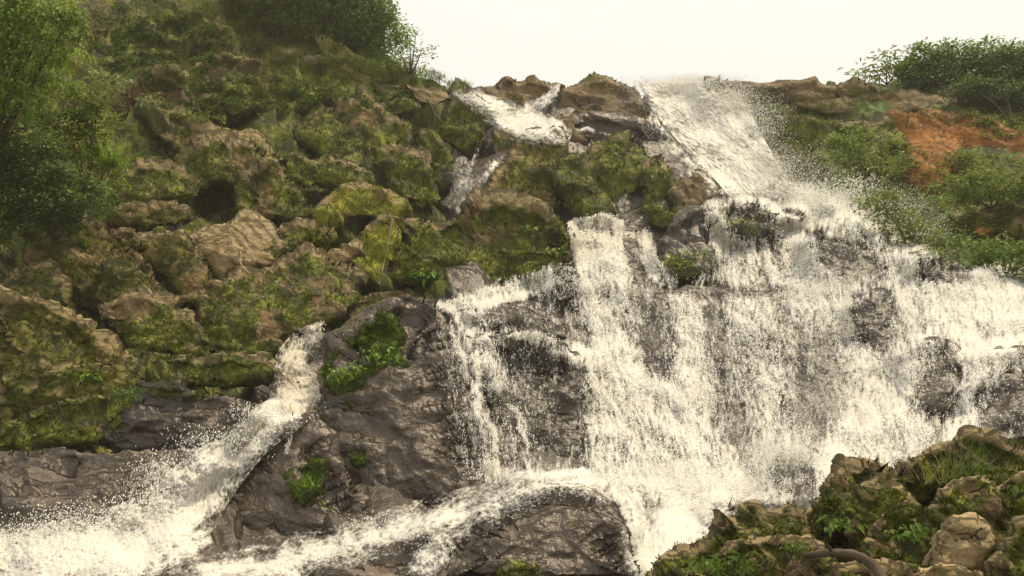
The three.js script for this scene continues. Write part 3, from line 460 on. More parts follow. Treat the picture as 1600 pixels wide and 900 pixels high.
// ------------------------------------------------------------------ white water: torn sheets over the rock and the drops thrown off them
const FOAM = [0.75, 0.735, 0.69], DROP = [0.90, 0.885, 0.84], FOAMTAN = [0.50, 0.43, 0.29];
const THIN = -0.75, thin = b => 0.97 * sstep(THIN, 0.5, b);                   // thin films of water let the rock show through
const dropGeo = new THREE.IcosahedronGeometry(1, 0);
function spline(P, t) {
  const n = P.length - 1, s = clamp(t) * n, i = Math.min(n - 1, Math.floor(s)), f = s - i, q = k => P[clamp(k, 0, n)];
  return [0, 1, 2].map(c => { const a = q(i - 1)[c], b = q(i)[c], d = q(i + 1)[c], e = q(i + 2)[c]; return 0.5 * (2 * b + (d - a) * f + (2 * a - 5 * b + 4 * d - e) * f * f + (3 * b - a - 3 * d + e) * f ** 3); });
}
// flow: 'x,y,width ...' downstream; o: full 0..1 how closed the sheet is, drops = how many times over drops cover it, lift = metres off the rock, tan, soft = how ragged the sides are
function ribbon(flow, o, seed, parts) {
  const P = parsePts(flow); let len = 0; for (let i = 1; i < P.length; i++) len += Math.hypot(P[i][0] - P[i - 1][0], P[i][1] - P[i - 1][1]);
  const wide = Math.max(...P.map(p => p[2])), st = 1.9, nv = Math.max(6, Math.ceil(len / st)), nu = Math.max(4, Math.ceil(wide / st)), D = new Float32Array((nu + 1) * (nv + 1)), PX = new Float32Array(D.length), PY = new Float32Array(D.length);
  const arc = []; let acc = 0, last;
  for (let j = 0; j <= nv; j++) {
    const c = spline(P, j / nv), c2 = spline(P, Math.min(1, j / nv + 0.01)), c1 = spline(P, Math.max(0, j / nv - 0.01)); let tx = c2[0] - c1[0], ty = c2[1] - c1[1]; const l = Math.hypot(tx, ty) || 1; tx /= l; ty /= l;
    if (last) acc += Math.hypot(c[0] - last[0], c[1] - last[1]); last = c; arc.push(acc);
    let sx = -ty, sy = tx; if (o.flat) { sx = -1; sy = o.flat === true ? 0 : o.flat; }
    for (let i = 0; i <= nu; i++) { const k = j * (nu + 1) + i, e = (i / nu - 0.5) * Math.max(4, c[2]); PX[k] = c[0] + sx * e; PY[k] = c[1] + sy * e; D[k] = hit(PX[k], PY[k]); }
  }
  // the water leaps from knob to knob: take the nearest rock round about, then even it out
  const W = nu + 1, reach = Math.max(1, Math.round((o.leap ?? 5) / st)); let E = new Float32Array(D.length);
  const pass = (S, f) => { const T = new Float32Array(S.length); for (let j = 0; j <= nv; j++) for (let i = 0; i <= nu; i++) T[j * W + i] = f(S, i, j); return T; };
  const line = (S, i, j, di, dj, r, f) => { let v = f === 'min' ? 1e9 : 0, n = 0; for (let q = -r; q <= r; q++) { const a = clamp(i + di * q, 0, nu), b = clamp(j + dj * q, 0, nv), s = S[b * W + a]; if (f === 'min') v = Math.min(v, s); else { v += s; n++; } } return f === 'min' ? v : v / n; };
  E = pass(D, (S, i, j) => line(S, i, j, 1, 0, reach, 'min')); E = pass(E, (S, i, j) => line(S, i, j, 0, 1, reach, 'min'));
  for (let q = 0; q < 2; q++) { E = pass(E, (S, i, j) => line(S, i, j, 1, 0, reach + 1, 'avg')); E = pass(E, (S, i, j) => line(S, i, j, 0, 1, reach + 1, 'avg')); }
  if (o.flat) { for (let j = nv - 1; j >= 0; j--) for (let i = 0; i <= nu; i++) E[j * W + i] = Math.max(E[j * W + i], E[(j + 1) * W + i] + 0.035); E = pass(E, (S, i, j) => line(S, i, j, 0, 1, 3, 'avg')); }   // thrown clear, it never turns under
  const full = o.full ?? 0.6, lift = o.lift ?? 0.12, soft = (o.soft ?? 0.28) * 1.35, tanness = o.tan ?? 0, wide_ = o.strand ?? 1;
  const body = (i, j) => {                                                    // how much water at this place of the stream, -1..1
    const u = i / nu, v = j / nv, k = j * W + i, w = spline(P, v)[2], e = Math.min(u, 1 - u) * w, ends = Math.min(1, o.open ? 1 : v / 0.16 + 0.15 + 0.5 * noise(u * w * 0.1, 3, seed), (1 - v) / 0.18 + 0.1 + 0.6 * noise(u * w * 0.1, 7, seed));
    const su = (u - 0.5) * w / wide_, sv = arc[j] / wide_, wob = 6 * noise(su * 0.03, sv * 0.02, seed + 3);
    const web = (f, g, q) => 0.62 - 2.0 * Math.abs(noise((su + wob) * f, sv * g, seed + q));
    const n = 0.42 * noise((su + wob) * 0.045, sv * 0.016, seed) + 0.42 * web(0.060, 0.026, 20) + 0.42 * web(0.13, 0.07, 40) + 0.50 * noise(su * 0.33, sv * 0.17, seed + 60) + 0.42 * noise(su * 0.62, sv * 0.40, seed + 70);
    const side = sstep(0, Math.max(3, w * soft), e * (1 + 0.7 * noise(sv * 0.05, u > 0.5 ? 5 : 1, seed + 80)) - 2 * noise(sv * 0.2, u > 0.5 ? 9 : 2, seed)) - 1;
    return (full * 2 - 1) * 1.0 + n * 1.0 + side * 1.2 + (Math.min(1, ends) - 1) * 1.1;
  };
  const B = new Float32Array(D.length); for (let j = 0; j <= nv; j++) for (let i = 0; i <= nu; i++) B[j * W + i] = body(i, j);
  const pos = new Float32Array(D.length * 3), col = new Float32Array(D.length * 4), idx = [];
  for (let k = 0; k < D.length; k++) {
    const s = E[k] / 25, i = k % W, j = (k / W) | 0, lump = 0.13 * noise(PX[k] * 0.06, PY[k] * 0.05, seed + 7) + 0.10 * noise(PX[k] * 0.16, PY[k] * 0.11, seed + 8) + 0.085 * noise(PX[k] * 0.36, PY[k] * 0.27, seed + 9);
    const d = E[k] - s * (lift + clamp(B[k], -0.5, 1) * 0.14 + lump * (o.churn ?? 1)), q = at(PX[k], PY[k], d); pos.set(q, 3 * k);
    const t = clamp(tanness + 0.25 * noise(PX[k] * 0.1, PY[k] * 0.05, seed + 11) * (tanness > 0 ? 1 : 0.3)), c = mix3(FOAM, FOAMTAN, t); col.set([...c, thin(B[k])], 4 * k);
  }
  for (let j = 0; j < nv; j++) for (let i = 0; i < nu; i++) { const a = j * W + i, b = a + 1, c = a + W, d = c + 1; if (Math.max(B[a], B[b], B[c]) > THIN) idx.push(a, b, c); if (Math.max(B[b], B[c], B[d]) > THIN) idx.push(b, d, c); }
  if (idx.length) {
    const map = new Int32Array(D.length).fill(-1), p2 = [], c2 = []; for (let q = 0; q < idx.length; q++) { const v = idx[q]; if (map[v] < 0) { map[v] = p2.length / 3; p2.push(pos[3 * v], pos[3 * v + 1], pos[3 * v + 2]); c2.push(col[4 * v], col[4 * v + 1], col[4 * v + 2], col[4 * v + 3]); } idx[q] = map[v]; }
    const g = new THREE.BufferGeometry(); g.setAttribute('position', new THREE.Float32BufferAttribute(p2, 3)); g.setAttribute('color', new THREE.Float32BufferAttribute(c2, 4)); g.setIndex(idx); g.computeVertexNormals(); parts.sheets.push(g);
  }
  // drops, drawn out along the flow
  const R = rng(seed * 31 + 5), area = P.reduce((s, p) => s + p[2], 0) / P.length * len, N = Math.floor(area / 4.5 * (o.drops ?? 0.6));
  for (let q = 0; q < N; q++) {
    const u = R(), v = R(), i = Math.min(nu - 1, Math.floor(u * nu)), j = Math.min(nv - 1, Math.floor(v * nv)), k = j * W + i, b = B[k] + 0.62 + (R() - 0.5) * 0.7; if (R() > clamp(b * 0.9)) continue;
    const k2 = Math.min(nv, j + 3) * W + i, dx = pos[3 * k2] - pos[3 * k], dy = pos[3 * k2 + 1] - pos[3 * k + 1], dz = pos[3 * k2 + 2] - pos[3 * k + 2];
    const px = E[k] / FOC, out = px * (2 + 12 * R() * R()) * (o.throw ?? 1), jit = px * 2.5, size = px * (0.45 + 0.8 * R() * R() * R()) * (o.dot ?? 1), long = size * (1 + 2.9 * R() * R());
    parts.drops.push([pos[3 * k] + (R() - 0.5) * jit, pos[3 * k + 1] + (R() - 0.5) * jit, pos[3 * k + 2] + out, dx + (R() - 0.5) * 0.08, dy + (R() - 0.5) * 0.05, dz, size, long, tanness * 0.6 + R() * 0.2]);
  }
}
// broad water over many rocks: strokes 'x,y,width ...' with their fullness add up to how much runs where; gaps: 'x,y,rx,ry,share ...' where rock parts it
function sheetOf(x0, y0, x1, y1, strokes, gaps, o, seed, parts) {
  const st = 2, nu = Math.ceil((x1 - x0) / st), nv = Math.ceil((y1 - y0) / st), W = nu + 1, N = W * (nv + 1), D = new Float32Array(N), F = new Float32Array(N), B = new Float32Array(N);
  for (let j = 0; j <= nv; j++) for (let i = 0; i <= nu; i++) D[j * W + i] = hit(x0 + i * st, y0 + j * st);
  for (const [pts, full, hard] of strokes) {
    const P = parsePts(pts), most = Math.max(...P.map(p => p[2])) * 0.8;
    const bx0 = Math.min(...P.map(p => p[0])) - most, bx1 = Math.max(...P.map(p => p[0])) + most, by0 = Math.min(...P.map(p => p[1])) - 30, by1 = Math.max(...P.map(p => p[1])) + most;
    for (let j = Math.max(0, Math.floor((by0 - y0) / st)); j <= Math.min(nv, (by1 - y0) / st); j++) for (let i = Math.max(0, Math.floor((bx0 - x0) / st)); i <= Math.min(nu, (bx1 - x0) / st); i++) {
      const X = x0 + i * st, Y = y0 + j * st, x = X + 7 * noise(X * 0.045, Y * 0.03, seed + 2) + 4 * noise(X * 0.13, Y * 0.08, seed + 4), y = Y + 6 * noise(X * 0.04, Y * 0.04, seed + 6); let c = 0;
      for (let q = 1; q < P.length; q++) { const a = P[q - 1], b = P[q], ex = b[0] - a[0], ey = b[1] - a[1], t = clamp(((x - a[0]) * ex + (y - a[1]) * ey) / (ex * ex + ey * ey)), r = Math.hypot(a[0] + ex * t - x, (a[1] + ey * t - y) * ((q === 1 && t === 0) ? 3.2 : 1)) / (0.5 * lerp(a[2], b[2], t)); c = Math.max(c, full * (1 - sstep(hard ? 0.8 : 0.35, hard ? 1.1 : 1.45, r))); }
      F[j * W + i] = Math.max(F[j * W + i], c) + 0.12 * Math.min(F[j * W + i], c);
    }
  }
  for (let k = 0; k < N; k++) F[k] = Math.min(1, F[k]) ** 1.1;
  for (const [x, y, rx, ry, share] of parsePts(gaps)) for (let j = 0; j <= nv; j++) for (let i = 0; i <= nu; i++) { const X = x0 + i * st, Y = y0 + j * st, r = Math.hypot((X - x + 10 * noise(X * 0.05, Y * 0.04, seed + 33)) / rx, (Y - y + 10 * noise(X * 0.05, Y * 0.04, seed + 35)) / ry); if (r < 1.3) F[j * W + i] *= lerp(share, 1, sstep(0.5, 1.3, r)); }
  const line = (S, i, j, di, dj, r, min) => { let v = min ? 1e9 : 0; for (let q = -r; q <= r; q++) { const s = S[clamp(j + dj * q, 0, nv) * W + clamp(i + di * q, 0, nu)]; v = min ? Math.min(v, s) : v + s; } return min ? v : v / (2 * r + 1); };
  const pass = (S, di, dj, r, min) => { const T = new Float32Array(N); for (let j = 0; j <= nv; j++) for (let i = 0; i <= nu; i++) T[j * W + i] = line(S, i, j, di, dj, r, min); return T; };
  let E = pass(pass(D, 1, 0, 2, true), 0, 1, 2, true); for (let q = 0; q < 2; q++) E = pass(pass(E, 1, 0, 2), 0, 1, 3);
  const pos = new Float32Array(N * 3), col = new Float32Array(N * 4), idx = [];
  for (let j = 0; j <= nv; j++) for (let i = 0; i <= nu; i++) {
    const k = j * W + i, X = x0 + i * st, Y = y0 + j * st, su = X - 0.10 * (Y - 400) + 8 * noise(X * 0.02, Y * 0.02, seed + 9), sv = Y;
    const web = (f, g, q) => 0.62 - 2.0 * Math.abs(noise(su * f, sv * g, seed + q));
    const n = 0.44 * noise(su * 0.05, sv * 0.012, seed) + 0.36 * web(0.075, 0.018, 20) + 0.44 * web(0.16, 0.040, 40) + 0.55 * noise(su * 0.34, sv * 0.075, seed + 60) + 0.40 * noise(su * 0.6, sv * 0.18, seed + 70);
    B[k] = F[k] < 0.02 ? -2 : F[k] * 1.62 - 1.30 + n * 1.15;
    const s = E[k] / 25, lump = 0.16 * noise(su * 0.05, sv * 0.025, seed + 7) + 0.15 * noise(su * 0.15, sv * 0.05, seed + 8) + 0.09 * noise(su * 0.34, sv * 0.07, seed + 5);
    pos.set(at(X, Y, E[k] - s * (0.10 + clamp(B[k], -0.5, 1) * 0.16 + lump)), 3 * k);
    const t = clamp((o.tan ? o.tan(X, Y) : 0) * (0.8 + 0.5 * noise(X * 0.1, Y * 0.05, seed + 11))); col.set([...mix3(FOAM, FOAMTAN, t), thin(B[k])], 4 * k);
  }
  for (let j = 0; j < nv; j++) for (let i = 0; i < nu; i++) { const a = j * W + i, b = a + 1, c = a + W, d = c + 1; if (Math.max(B[a], B[b], B[c]) > THIN) idx.push(a, b, c); if (Math.max(B[b], B[c], B[d]) > THIN) idx.push(b, d, c); }
  const map = new Int32Array(N).fill(-1), p2 = [], c2 = []; for (let q = 0; q < idx.length; q++) { const v = idx[q]; if (map[v] < 0) { map[v] = p2.length / 3; p2.push(pos[3 * v], pos[3 * v + 1], pos[3 * v + 2]); c2.push(col[4 * v], col[4 * v + 1], col[4 * v + 2], col[4 * v + 3]); } idx[q] = map[v]; }
  const g = new THREE.BufferGeometry(); g.setAttribute('position', new THREE.Float32BufferAttribute(p2, 3)); g.setAttribute('color', new THREE.Float32BufferAttribute(c2, 4)); g.setIndex(idx); g.computeVertexNormals(); parts.sheets.push(g);
  const R = rng(seed * 31 + 5), total = Math.floor(o.drops);
  for (let q = 0; q < total; q++) {
    const i = Math.floor(R() * nu), j = Math.floor(R() * (nv - 4)), k = j * W + i; if (F[k] < 0.015 || R() > Math.min(1, F[k] * 0.95 + 0.02) * clamp(B[k] * 0.75 + 0.80)*(B[k] > 0.25 ? 0.4 : 1)) continue;
    const k2 = k + 3 * W, px = E[k] / FOC, out = px * (1.5 + 15 * R() * R() * R()), jit = px * 2.4, size = px * (0.30 + 0.22 * F[k] + 0.5 * R() * R() * R()), long = size * (1.3 + 4.5 * R() * R());
    parts.drops.push([pos[3 * k] + (R() - 0.5) * jit, pos[3 * k + 1] + (R() - 0.5) * jit, pos[3 * k + 2] + out, pos[3 * k2] - pos[3 * k] + (R() - 0.5) * 0.05, pos[3 * k2 + 1] - pos[3 * k + 1], pos[3 * k2 + 2] - pos[3 * k + 2], size, long, R() * 0.15]);
  }
}
function spray(spots, parts, seed) {                                          // 'x,y,rx,ry,count,size' : drops flung into the air in front of the rock
  const R = rng(seed + 900), gs = () => (R() + R() + R() - 1.5) * 1.15;
  for (const [x, y, rx, ry, n, sz] of parsePts(spots)) for (let q = 0; q < n; q++) {
    const a = x + gs() * rx, b = y + gs() * ry, d = hit(x, y) - (hit(x, y) / 25) * (0.1 + 0.9 * R()), P = at(a, b, Math.min(d, hit(a, b) - 0.05)), px = d / FOC, size = px * sz * (0.45 + 0.9 * R() * R());
    parts.drops.push([...P, R() - 0.5, 0.6, R() - 0.5, size, size * (1 + R() * 1.3), R() * 0.2]);
  }
}
function waterfall(name, label, category, flows, spots, seed, more) {
  const parts = { sheets: [], drops: [] };
  flows.forEach(([f, o], i) => ribbon(f, o ?? {}, seed + i * 7.3, parts));
  if (more) more(parts);
  if (spots) spray(spots, parts, seed);
  const g = new THREE.Group(); g.name = numbered(name); scene.add(g); tag(g, label, category); g.userData.kind = 'structure';
  if (parts.sheets.length) mesh('foam', mergeGeometries(parts.sheets), foamMat, g);
  const im = new THREE.InstancedMesh(dropGeo, dropMat, parts.drops.length), M = new THREE.Matrix4(), Q = new THREE.Quaternion(), Y = new THREE.Vector3(0, 1, 0), V = new THREE.Vector3(), C = new THREE.Color();
  parts.drops.forEach((d, i) => { V.set(d[3], d[4], d[5]).normalize(); Q.setFromUnitVectors(Y, V); M.compose(new THREE.Vector3(d[0], d[1], d[2]), Q, new THREE.Vector3(d[6], d[7], d[6])); im.setMatrixAt(i, M); const c = mix3(DROP, FOAMTAN, d[8]); C.setRGB(c[0], c[1], c[2]); im.setColorAt(i, C); });
  im.name = 'drops'; im.userData.kind = 'stuff'; im.castShadow = im.receiveShadow = true; g.add(im);
  drops += parts.drops.length;
  return g;
}
let drops = 0;
waterfall('waterfall', 'thick white main fall bursting over the skyline right of the grey boulder', 'waterfall', [
  ['1062,130,130 1090,165,150 1120,210,140 1160,262,120 1198,310,110', { full: 1.2, drops: 2.2, soft: 0.45, throw: 2.2, lift: 0.5, open: true, strand: 1.0, dot: 0.7, flat: true, churn: 1.1 }],
  ['1074,140,150 1112,185,160 1146,232,140 1186,280,120 1210,312,100', { full: 0.22, drops: 2.2, soft: 0.6, throw: 2.4, lift: 0.7, open: true, strand: 0.7, dot: 0.7, flat: true, churn: 1 }],
  ['1015,158,50 1045,215,80 1085,262,90 1130,305,70', { full: 0.36, drops: 1.3, throw: 1.6, soft: 0.4, dot: 0.8 }],
], '1065,130,84,11,5000,0.45 1165,190,36,60,4000,0.42 1090,190,70,50,4000,0.42 1235,712,66,30,9000,0.34 1320,640,70,60,8000,0.33 1340,330,110,34,9000,0.34 1060,740,90,16,4000,0.34 1110,745,60,20,2500,0.36 1280,450,60,20,2500,0.38 1010,150,30,20,600,0.5 1140,160,20,24,700,0.5 1240,270,50,40,3000,0.5 1340,318,80,30,4000,0.45 1410,345,70,34,3500,0.42 1300,285,60,30,1500,0.5 1190,205,36,46,3500,0.6 1150,150,30,18,1600,0.55 1090,124,50,8,1800,0.5 1215,270,26,30,1200,0.8 1050,200,40,50,1200,0.7 1340,300,50,26,900,1.1 1380,340,60,30,1500,0.9 1270,310,60,20,1800,0.9 1440,370,50,26,800,0.8', 100);
waterfall('waterfall', 'small white double stream running down between the skyline boulders at the upper left', 'waterfall', [
  ['712,146,16 745,160,34 785,180,54 825,196,62 862,206,56 892,214,30', { full: 0.66, drops: 1.2, soft: 0.25 }],
  ['874,132,14 860,150,22 836,168,34 812,184,40', { full: 0.7, drops: 1.2 }],
  ['930,208,8 918,202,8 905,206,10', { full: 0.8, drops: 1 }],
], '', 200);
waterfall('waterfall', 'thin trickle winding down the grey rock left of the mossy pyramid', 'waterfall', [
  ['752,214,12 742,246,22 728,282,36 700,318,44', { full: 0.20, drops: 0.6 }],
  ['776,252,10 766,268,12 752,286,12', { full: 0.8, drops: 1 }],
], '', 260);
const tanTop = (x, y) => 0.75 * (1 - sstep(370, 425, y)) * (1 - sstep(985, 1010, x)) * sstep(880, 890, x) + 0.5 * (1 - sstep(380, 420, y)) * sstep(980, 990, x) * (1 - sstep(1050, 1070, x));
waterfall('waterfall', 'great broken white falls spreading over dark rock from the ledges to the lower stream', 'waterfall', [], '890,440,40,20,600,0.8 1270,452,60,14,1600,0.7 1290,520,60,60,2000,0.65 1230,704,50,18,1800,0.7 1200,760,60,20,1200,0.7 1330,650,60,50,2000,0.65 1420,380,60,24,1400,0.8 1540,430,30,12,600,0.8 1480,460,50,20,800,0.8 1010,735,90,12,1000,0.8 780,735,50,10,500,0.8 1090,620,40,40,900,0.8', 300, parts => sheetOf(672, 284, 1640, 790, [
  // the middle fall and its twin
  ['930,352,92 934,376,88 936,405,86', 0.93, 1], ['936,396,84 942,440,108 946,485,92 952,530,72 966,575,60', 0.86], ['984,366,18 1006,374,30 1018,402,34 1038,440,36 1052,470,44', 0.82], ['1056,458,66 1070,500,90 1080,550,104 1094,600,96', 0.80],
  ['1000,450,70 1010,540,80 1020,600,80', 0.42], ['1120,440,130 1134,490,140 1146,540,140 1160,640,140 1170,740,130', 0.46],
  // the side stream and the trickles
  ['884,424,36 850,440,44 800,456,40 750,470,34 696,478,26', 0.80], ['700,478,22 732,498,46 756,530,54 772,570,46 780,606,26', 0.62], ['704,500,12 716,550,14 736,600,14 750,650,14 758,700,14 764,738,16', 0.60], ['742,550,12 750,620,14 766,670,14 772,710,16 778,742,18', 0.72], ['796,636,12 812,656,12 822,690,12 828,736,12', 0.72], ['864,610,9 868,690,9 870,736,9', 0.5], ['745,745,30 800,742,30 880,738,30', 0.5],
  ['742,494,26 800,516,30 850,534,28 900,552,38 960,576,46 1010,594,46 1056,622,40', 0.78], ['800,490,190 820,560,190 830,720,170', 0.32], ['716,510,70 730,620,80 748,715,70', 0.34], ['870,440,70 860,490,110 880,530,100', 0.30],
  // the wide veil
  ['966,576,120 980,620,160 998,680,180 1012,745,200', 0.70], ['930,590,60 936,660,70 944,740,80', 0.66], ['1062,606,70 1086,650,90 1108,700,96 1124,750,110', 0.80], ['1040,640,60 1060,700,80 1070,750,90', 0.72],
  // between the boulders
  ['1108,332,24 1124,352,54 1146,392,88 1160,434,96', 0.68], ['1188,374,14 1198,400,18 1210,444,20', 0.84], ['1230,336,44 1240,376,66 1246,416,76 1254,462,80', 0.74], ['1336,350,130 1356,400,150 1374,450,150', 0.36],
  ['1168,470,110 1178,520,130 1190,580,150 1200,650,150 1210,710,140', 0.62], ['1140,480,50 1146,520,50', 0.4], ['1276,440,120 1300,470,140', 0.66], ['1280,460,120 1304,520,150 1314,590,140 1306,690,120', 0.44], ['1350,540,60 1358,620,90 1340,690,110 1300,740,100', 0.76], ['1240,690,110 1260,700,110', 0.6], ['1230,720,120 1200,760,110', 0.66],
  // the far right
  ['1140,300,50 1200,318,60 1260,335,60', 0.8], ['1100,322,16 1150,312,30 1200,306,40', 0.6],
  ['1170,296,60 1210,306,70 1262,318,70 1330,350,64 1392,386,64 1444,424,66 1500,466,60', 0.88], ['1404,404,50 1424,440,100 1436,490,120 1422,550,110 1402,610,110 1376,670,130', 0.66], ['1530,426,40 1548,452,86 1562,490,116 1550,540,96 1536,590,80 1518,640,64 1496,694,56', 0.88], ['1630,436,100 1596,470,120 1576,510,100', 0.86], ['1456,470,130 1506,500,120 1526,540,100', 0.72], ['1450,564,28 1426,588,36 1402,620,46 1384,650,56', 0.84], ['1470,520,80 1474,580,80 1466,650,80', 0.42], ['1570,560,100 1580,620,120 1584,700,120', 0.36], ['1444,640,80 1424,690,100 1400,740,100', 0.66], ['1620,480,90 1626,540,90', 0.66], ['1330,430,110 1360,520,120', 0.42],
], '1080,452,80,15,0.35 1190,456,60,13,0.5 1030,520,26,80,0.4 1118,520,20,60,0.5 1270,600,50,90,0.6 1362,500,42,60,0.35 1465,600,38,56,0.4 1565,630,58,60,0.5 1140,620,50,90,0.6 1340,400,60,40,0.5 1470,425,44,24,0.15 880,440,26,26,0.3 800,500,60,22,0.35 870,620,44,100,0.4 1240,742,38,38,0.4 1066,392,42,46,0.05 1172,346,38,30,0.05 1240,332,20,8,0.1', { drops: 620000, tan: tanTop }, 300, parts));
waterfall('stream', 'white stream running left from the foot of the falls across the bottom', 'stream', [
  ['1260,776,50 1200,776,70 1140,768,70 1060,756,64 980,750,54 900,754,46 850,762,50 790,782,66 730,804,84 660,818,76 590,838,70 520,858,74 440,874,80 350,886,90 240,894,100', { full: 0.70, drops: 1.0, soft: 0.5 }],
  ['780,744,18 850,742,20 930,738,26', { full: 0.62, drops: 1.2 }],
  ['1130,780,120 1080,810,130 1040,850,110 1010,905,90', { full: 0.76, drops: 1.1 }],
  ['980,764,40 990,800,60 996,850,60 1000,905,60', { full: 0.55, drops: 1.1 }],
  ['700,836,50 676,866,70 650,905,70', { full: 0.62, drops: 1 }],
  ['470,895,60 400,900,70 300,905,80', { full: 0.7, drops: 0.8 }],
], '1110,760,70,16,1400,0.9 900,748,60,8,400,0.8 620,815,60,14,400,0.9 1060,800,50,30,700,0.9', 800);
waterfall('waterfall', 'narrow tan little fall squeezing past the moss patch at left', 'waterfall', [
  ['508,504,16 484,524,42 466,556,62 458,590,74 462,622,78 466,652,60', { full: 0.74, drops: 0.9, tan: 0.42, soft: 0.34, throw: 0.8, churn: 1.8, leap: 9, strand: 0.8 }],
], '450,640,40,12,300,0.9', 900);
waterfall('stream', 'rushing white side stream swirling down the lower left round the brown boulder', 'stream', [
  ['470,646,50 436,652,64 398,680,66 356,718,80 316,758,100 284,796,120', { full: 0.9, drops: 0.5, soft: 0.25, throw: 1.0, lift: 0.2 }],
  ['318,776,100 270,806,110 210,832,100 150,850,96 80,866,100 10,878,110 -40,884,110', { full: 0.86, drops: 0.9, soft: 0.25, throw: 1.6 }],
  ['330,840,50 250,868,80 150,892,80 40,900,90', { full: 0.66, drops: 0.8 }],
  ['330,690,60 290,706,90 260,740,100 250,790,80', { full: 0.24, drops: 0.9 }],
  ['460,664,10 452,690,12 446,716,12', { full: 0.4, drops: 1, strand: 0.6 }],
], '340,690,60,24,900,0.9 250,740,50,30,700,0.9 110,815,90,26,1400,0.9 220,790,60,26,900,0.9 50,840,60,20,700,0.9 400,645,40,14,500,0.9', 1000);
stand(nearSolids); survey();                                                  // plants also stand on the near rocks

// ------------------------------------------------------------------ plants
function tubeGeo(pts, r0, r1, seg = 10, rad = 6) {
  const c = new THREE.CatmullRomCurve3(pts.map(p => new THREE.Vector3(...p))), g = new THREE.TubeGeometry(c, seg, 1, rad, false), p = g.attributes.position, v = new THREE.Vector3();
  for (let i = 0; i <= seg; i++) { const m = c.getPointAt(i / seg), r = lerp(r0, r1, i / seg); for (let j = 0; j <= rad; j++) { const k = i * (rad + 1) + j; v.fromBufferAttribute(p, k).sub(m).multiplyScalar(r).add(m); p.setXYZ(k, v.x, v.y, v.z); } }
  return g;
}
class Leaves {                                                                // collects leaf blades of two bent faces, coloured one by one
  constructor() { this.p = []; this.c = []; }
  leaf(x, y, z, dx, dy, dz, len, wid, col, bend = 0.25) {
    const l = Math.hypot(dx, dy, dz) || 1; dx /= l; dy /= l; dz /= l;
    let sx = dz, sy = 0.25 * (dx + dz), sz = -dx; const q = Math.hypot(sx, sy, sz) || 1; sx *= wid / q; sy *= wid / q; sz *= wid / q;
    const mx = x + dx * len * 0.5, my = y + dy * len * 0.5 + len * bend * 0.4, mz = z + dz * len * 0.5, ex = x + dx * len, ey = y + dy * len - len * bend * 0.4, ez = z + dz * len;
    this.p.push(x, y, z, mx + sx, my + sy, mz + sz, ex, ey, ez, x, y, z, ex, ey, ez, mx - sx, my - sy, mz - sz);
    for (let i = 0; i < 6; i++) this.c.push(col[0], col[1], col[2]);
  }
  blade(x, y, z, dx, dy, dz, len, wid, col, droop) {                          // grass: three joints
    const a = Math.atan2(dz, dx) + 1.57, sx = Math.cos(a) * wid * 0.5 + wid * 0.25, sz = Math.sin(a) * wid * 0.5; let px = x, py = y, pz = z, w = 1;
    for (let i = 0; i < 3; i++) {
      const l = len / 3, nx = px + dx * l, ny = py + dy * l, nz = pz + dz * l, w2 = i === 2 ? 0.05 : 1 - (i + 1) * 0.25;
      this.p.push(px - sx * w, py, pz - sz * w, px + sx * w, py, pz + sz * w, nx + sx * w2, ny, nz + sz * w2, px - sx * w, py, pz - sz * w, nx + sx * w2, ny, nz + sz * w2, nx - sx * w2, ny, nz - sz * w2);
      for (let k = 0; k < 6; k++) this.c.push(col[0], col[1], col[2]);
      px = nx; py = ny; pz = nz; w = w2; dy -= droop; const q = Math.hypot(dx, dy, dz); dx /= q; dy /= q; dz /= q;
    }
  }
  geo(h) { const g = new THREE.BufferGeometry(), p = new Float32Array(this.p); if (h) for (let i = 0; i < p.length; i += 3) { p[i] -= h.x; p[i + 1] -= h.y; p[i + 2] -= h.z; } g.setAttribute('position', new THREE.BufferAttribute(p, 3)); g.setAttribute('color', new THREE.Float32BufferAttribute(this.c, 3)); return g; }
}
let plantSeed = 50;
const vary = (R, a, b, v = 0.5) => { const c = mix3(a, b, R()), k = 1 - v / 2 + v * R(); return [c[0] * k, c[1] * k, c[2] * k]; };
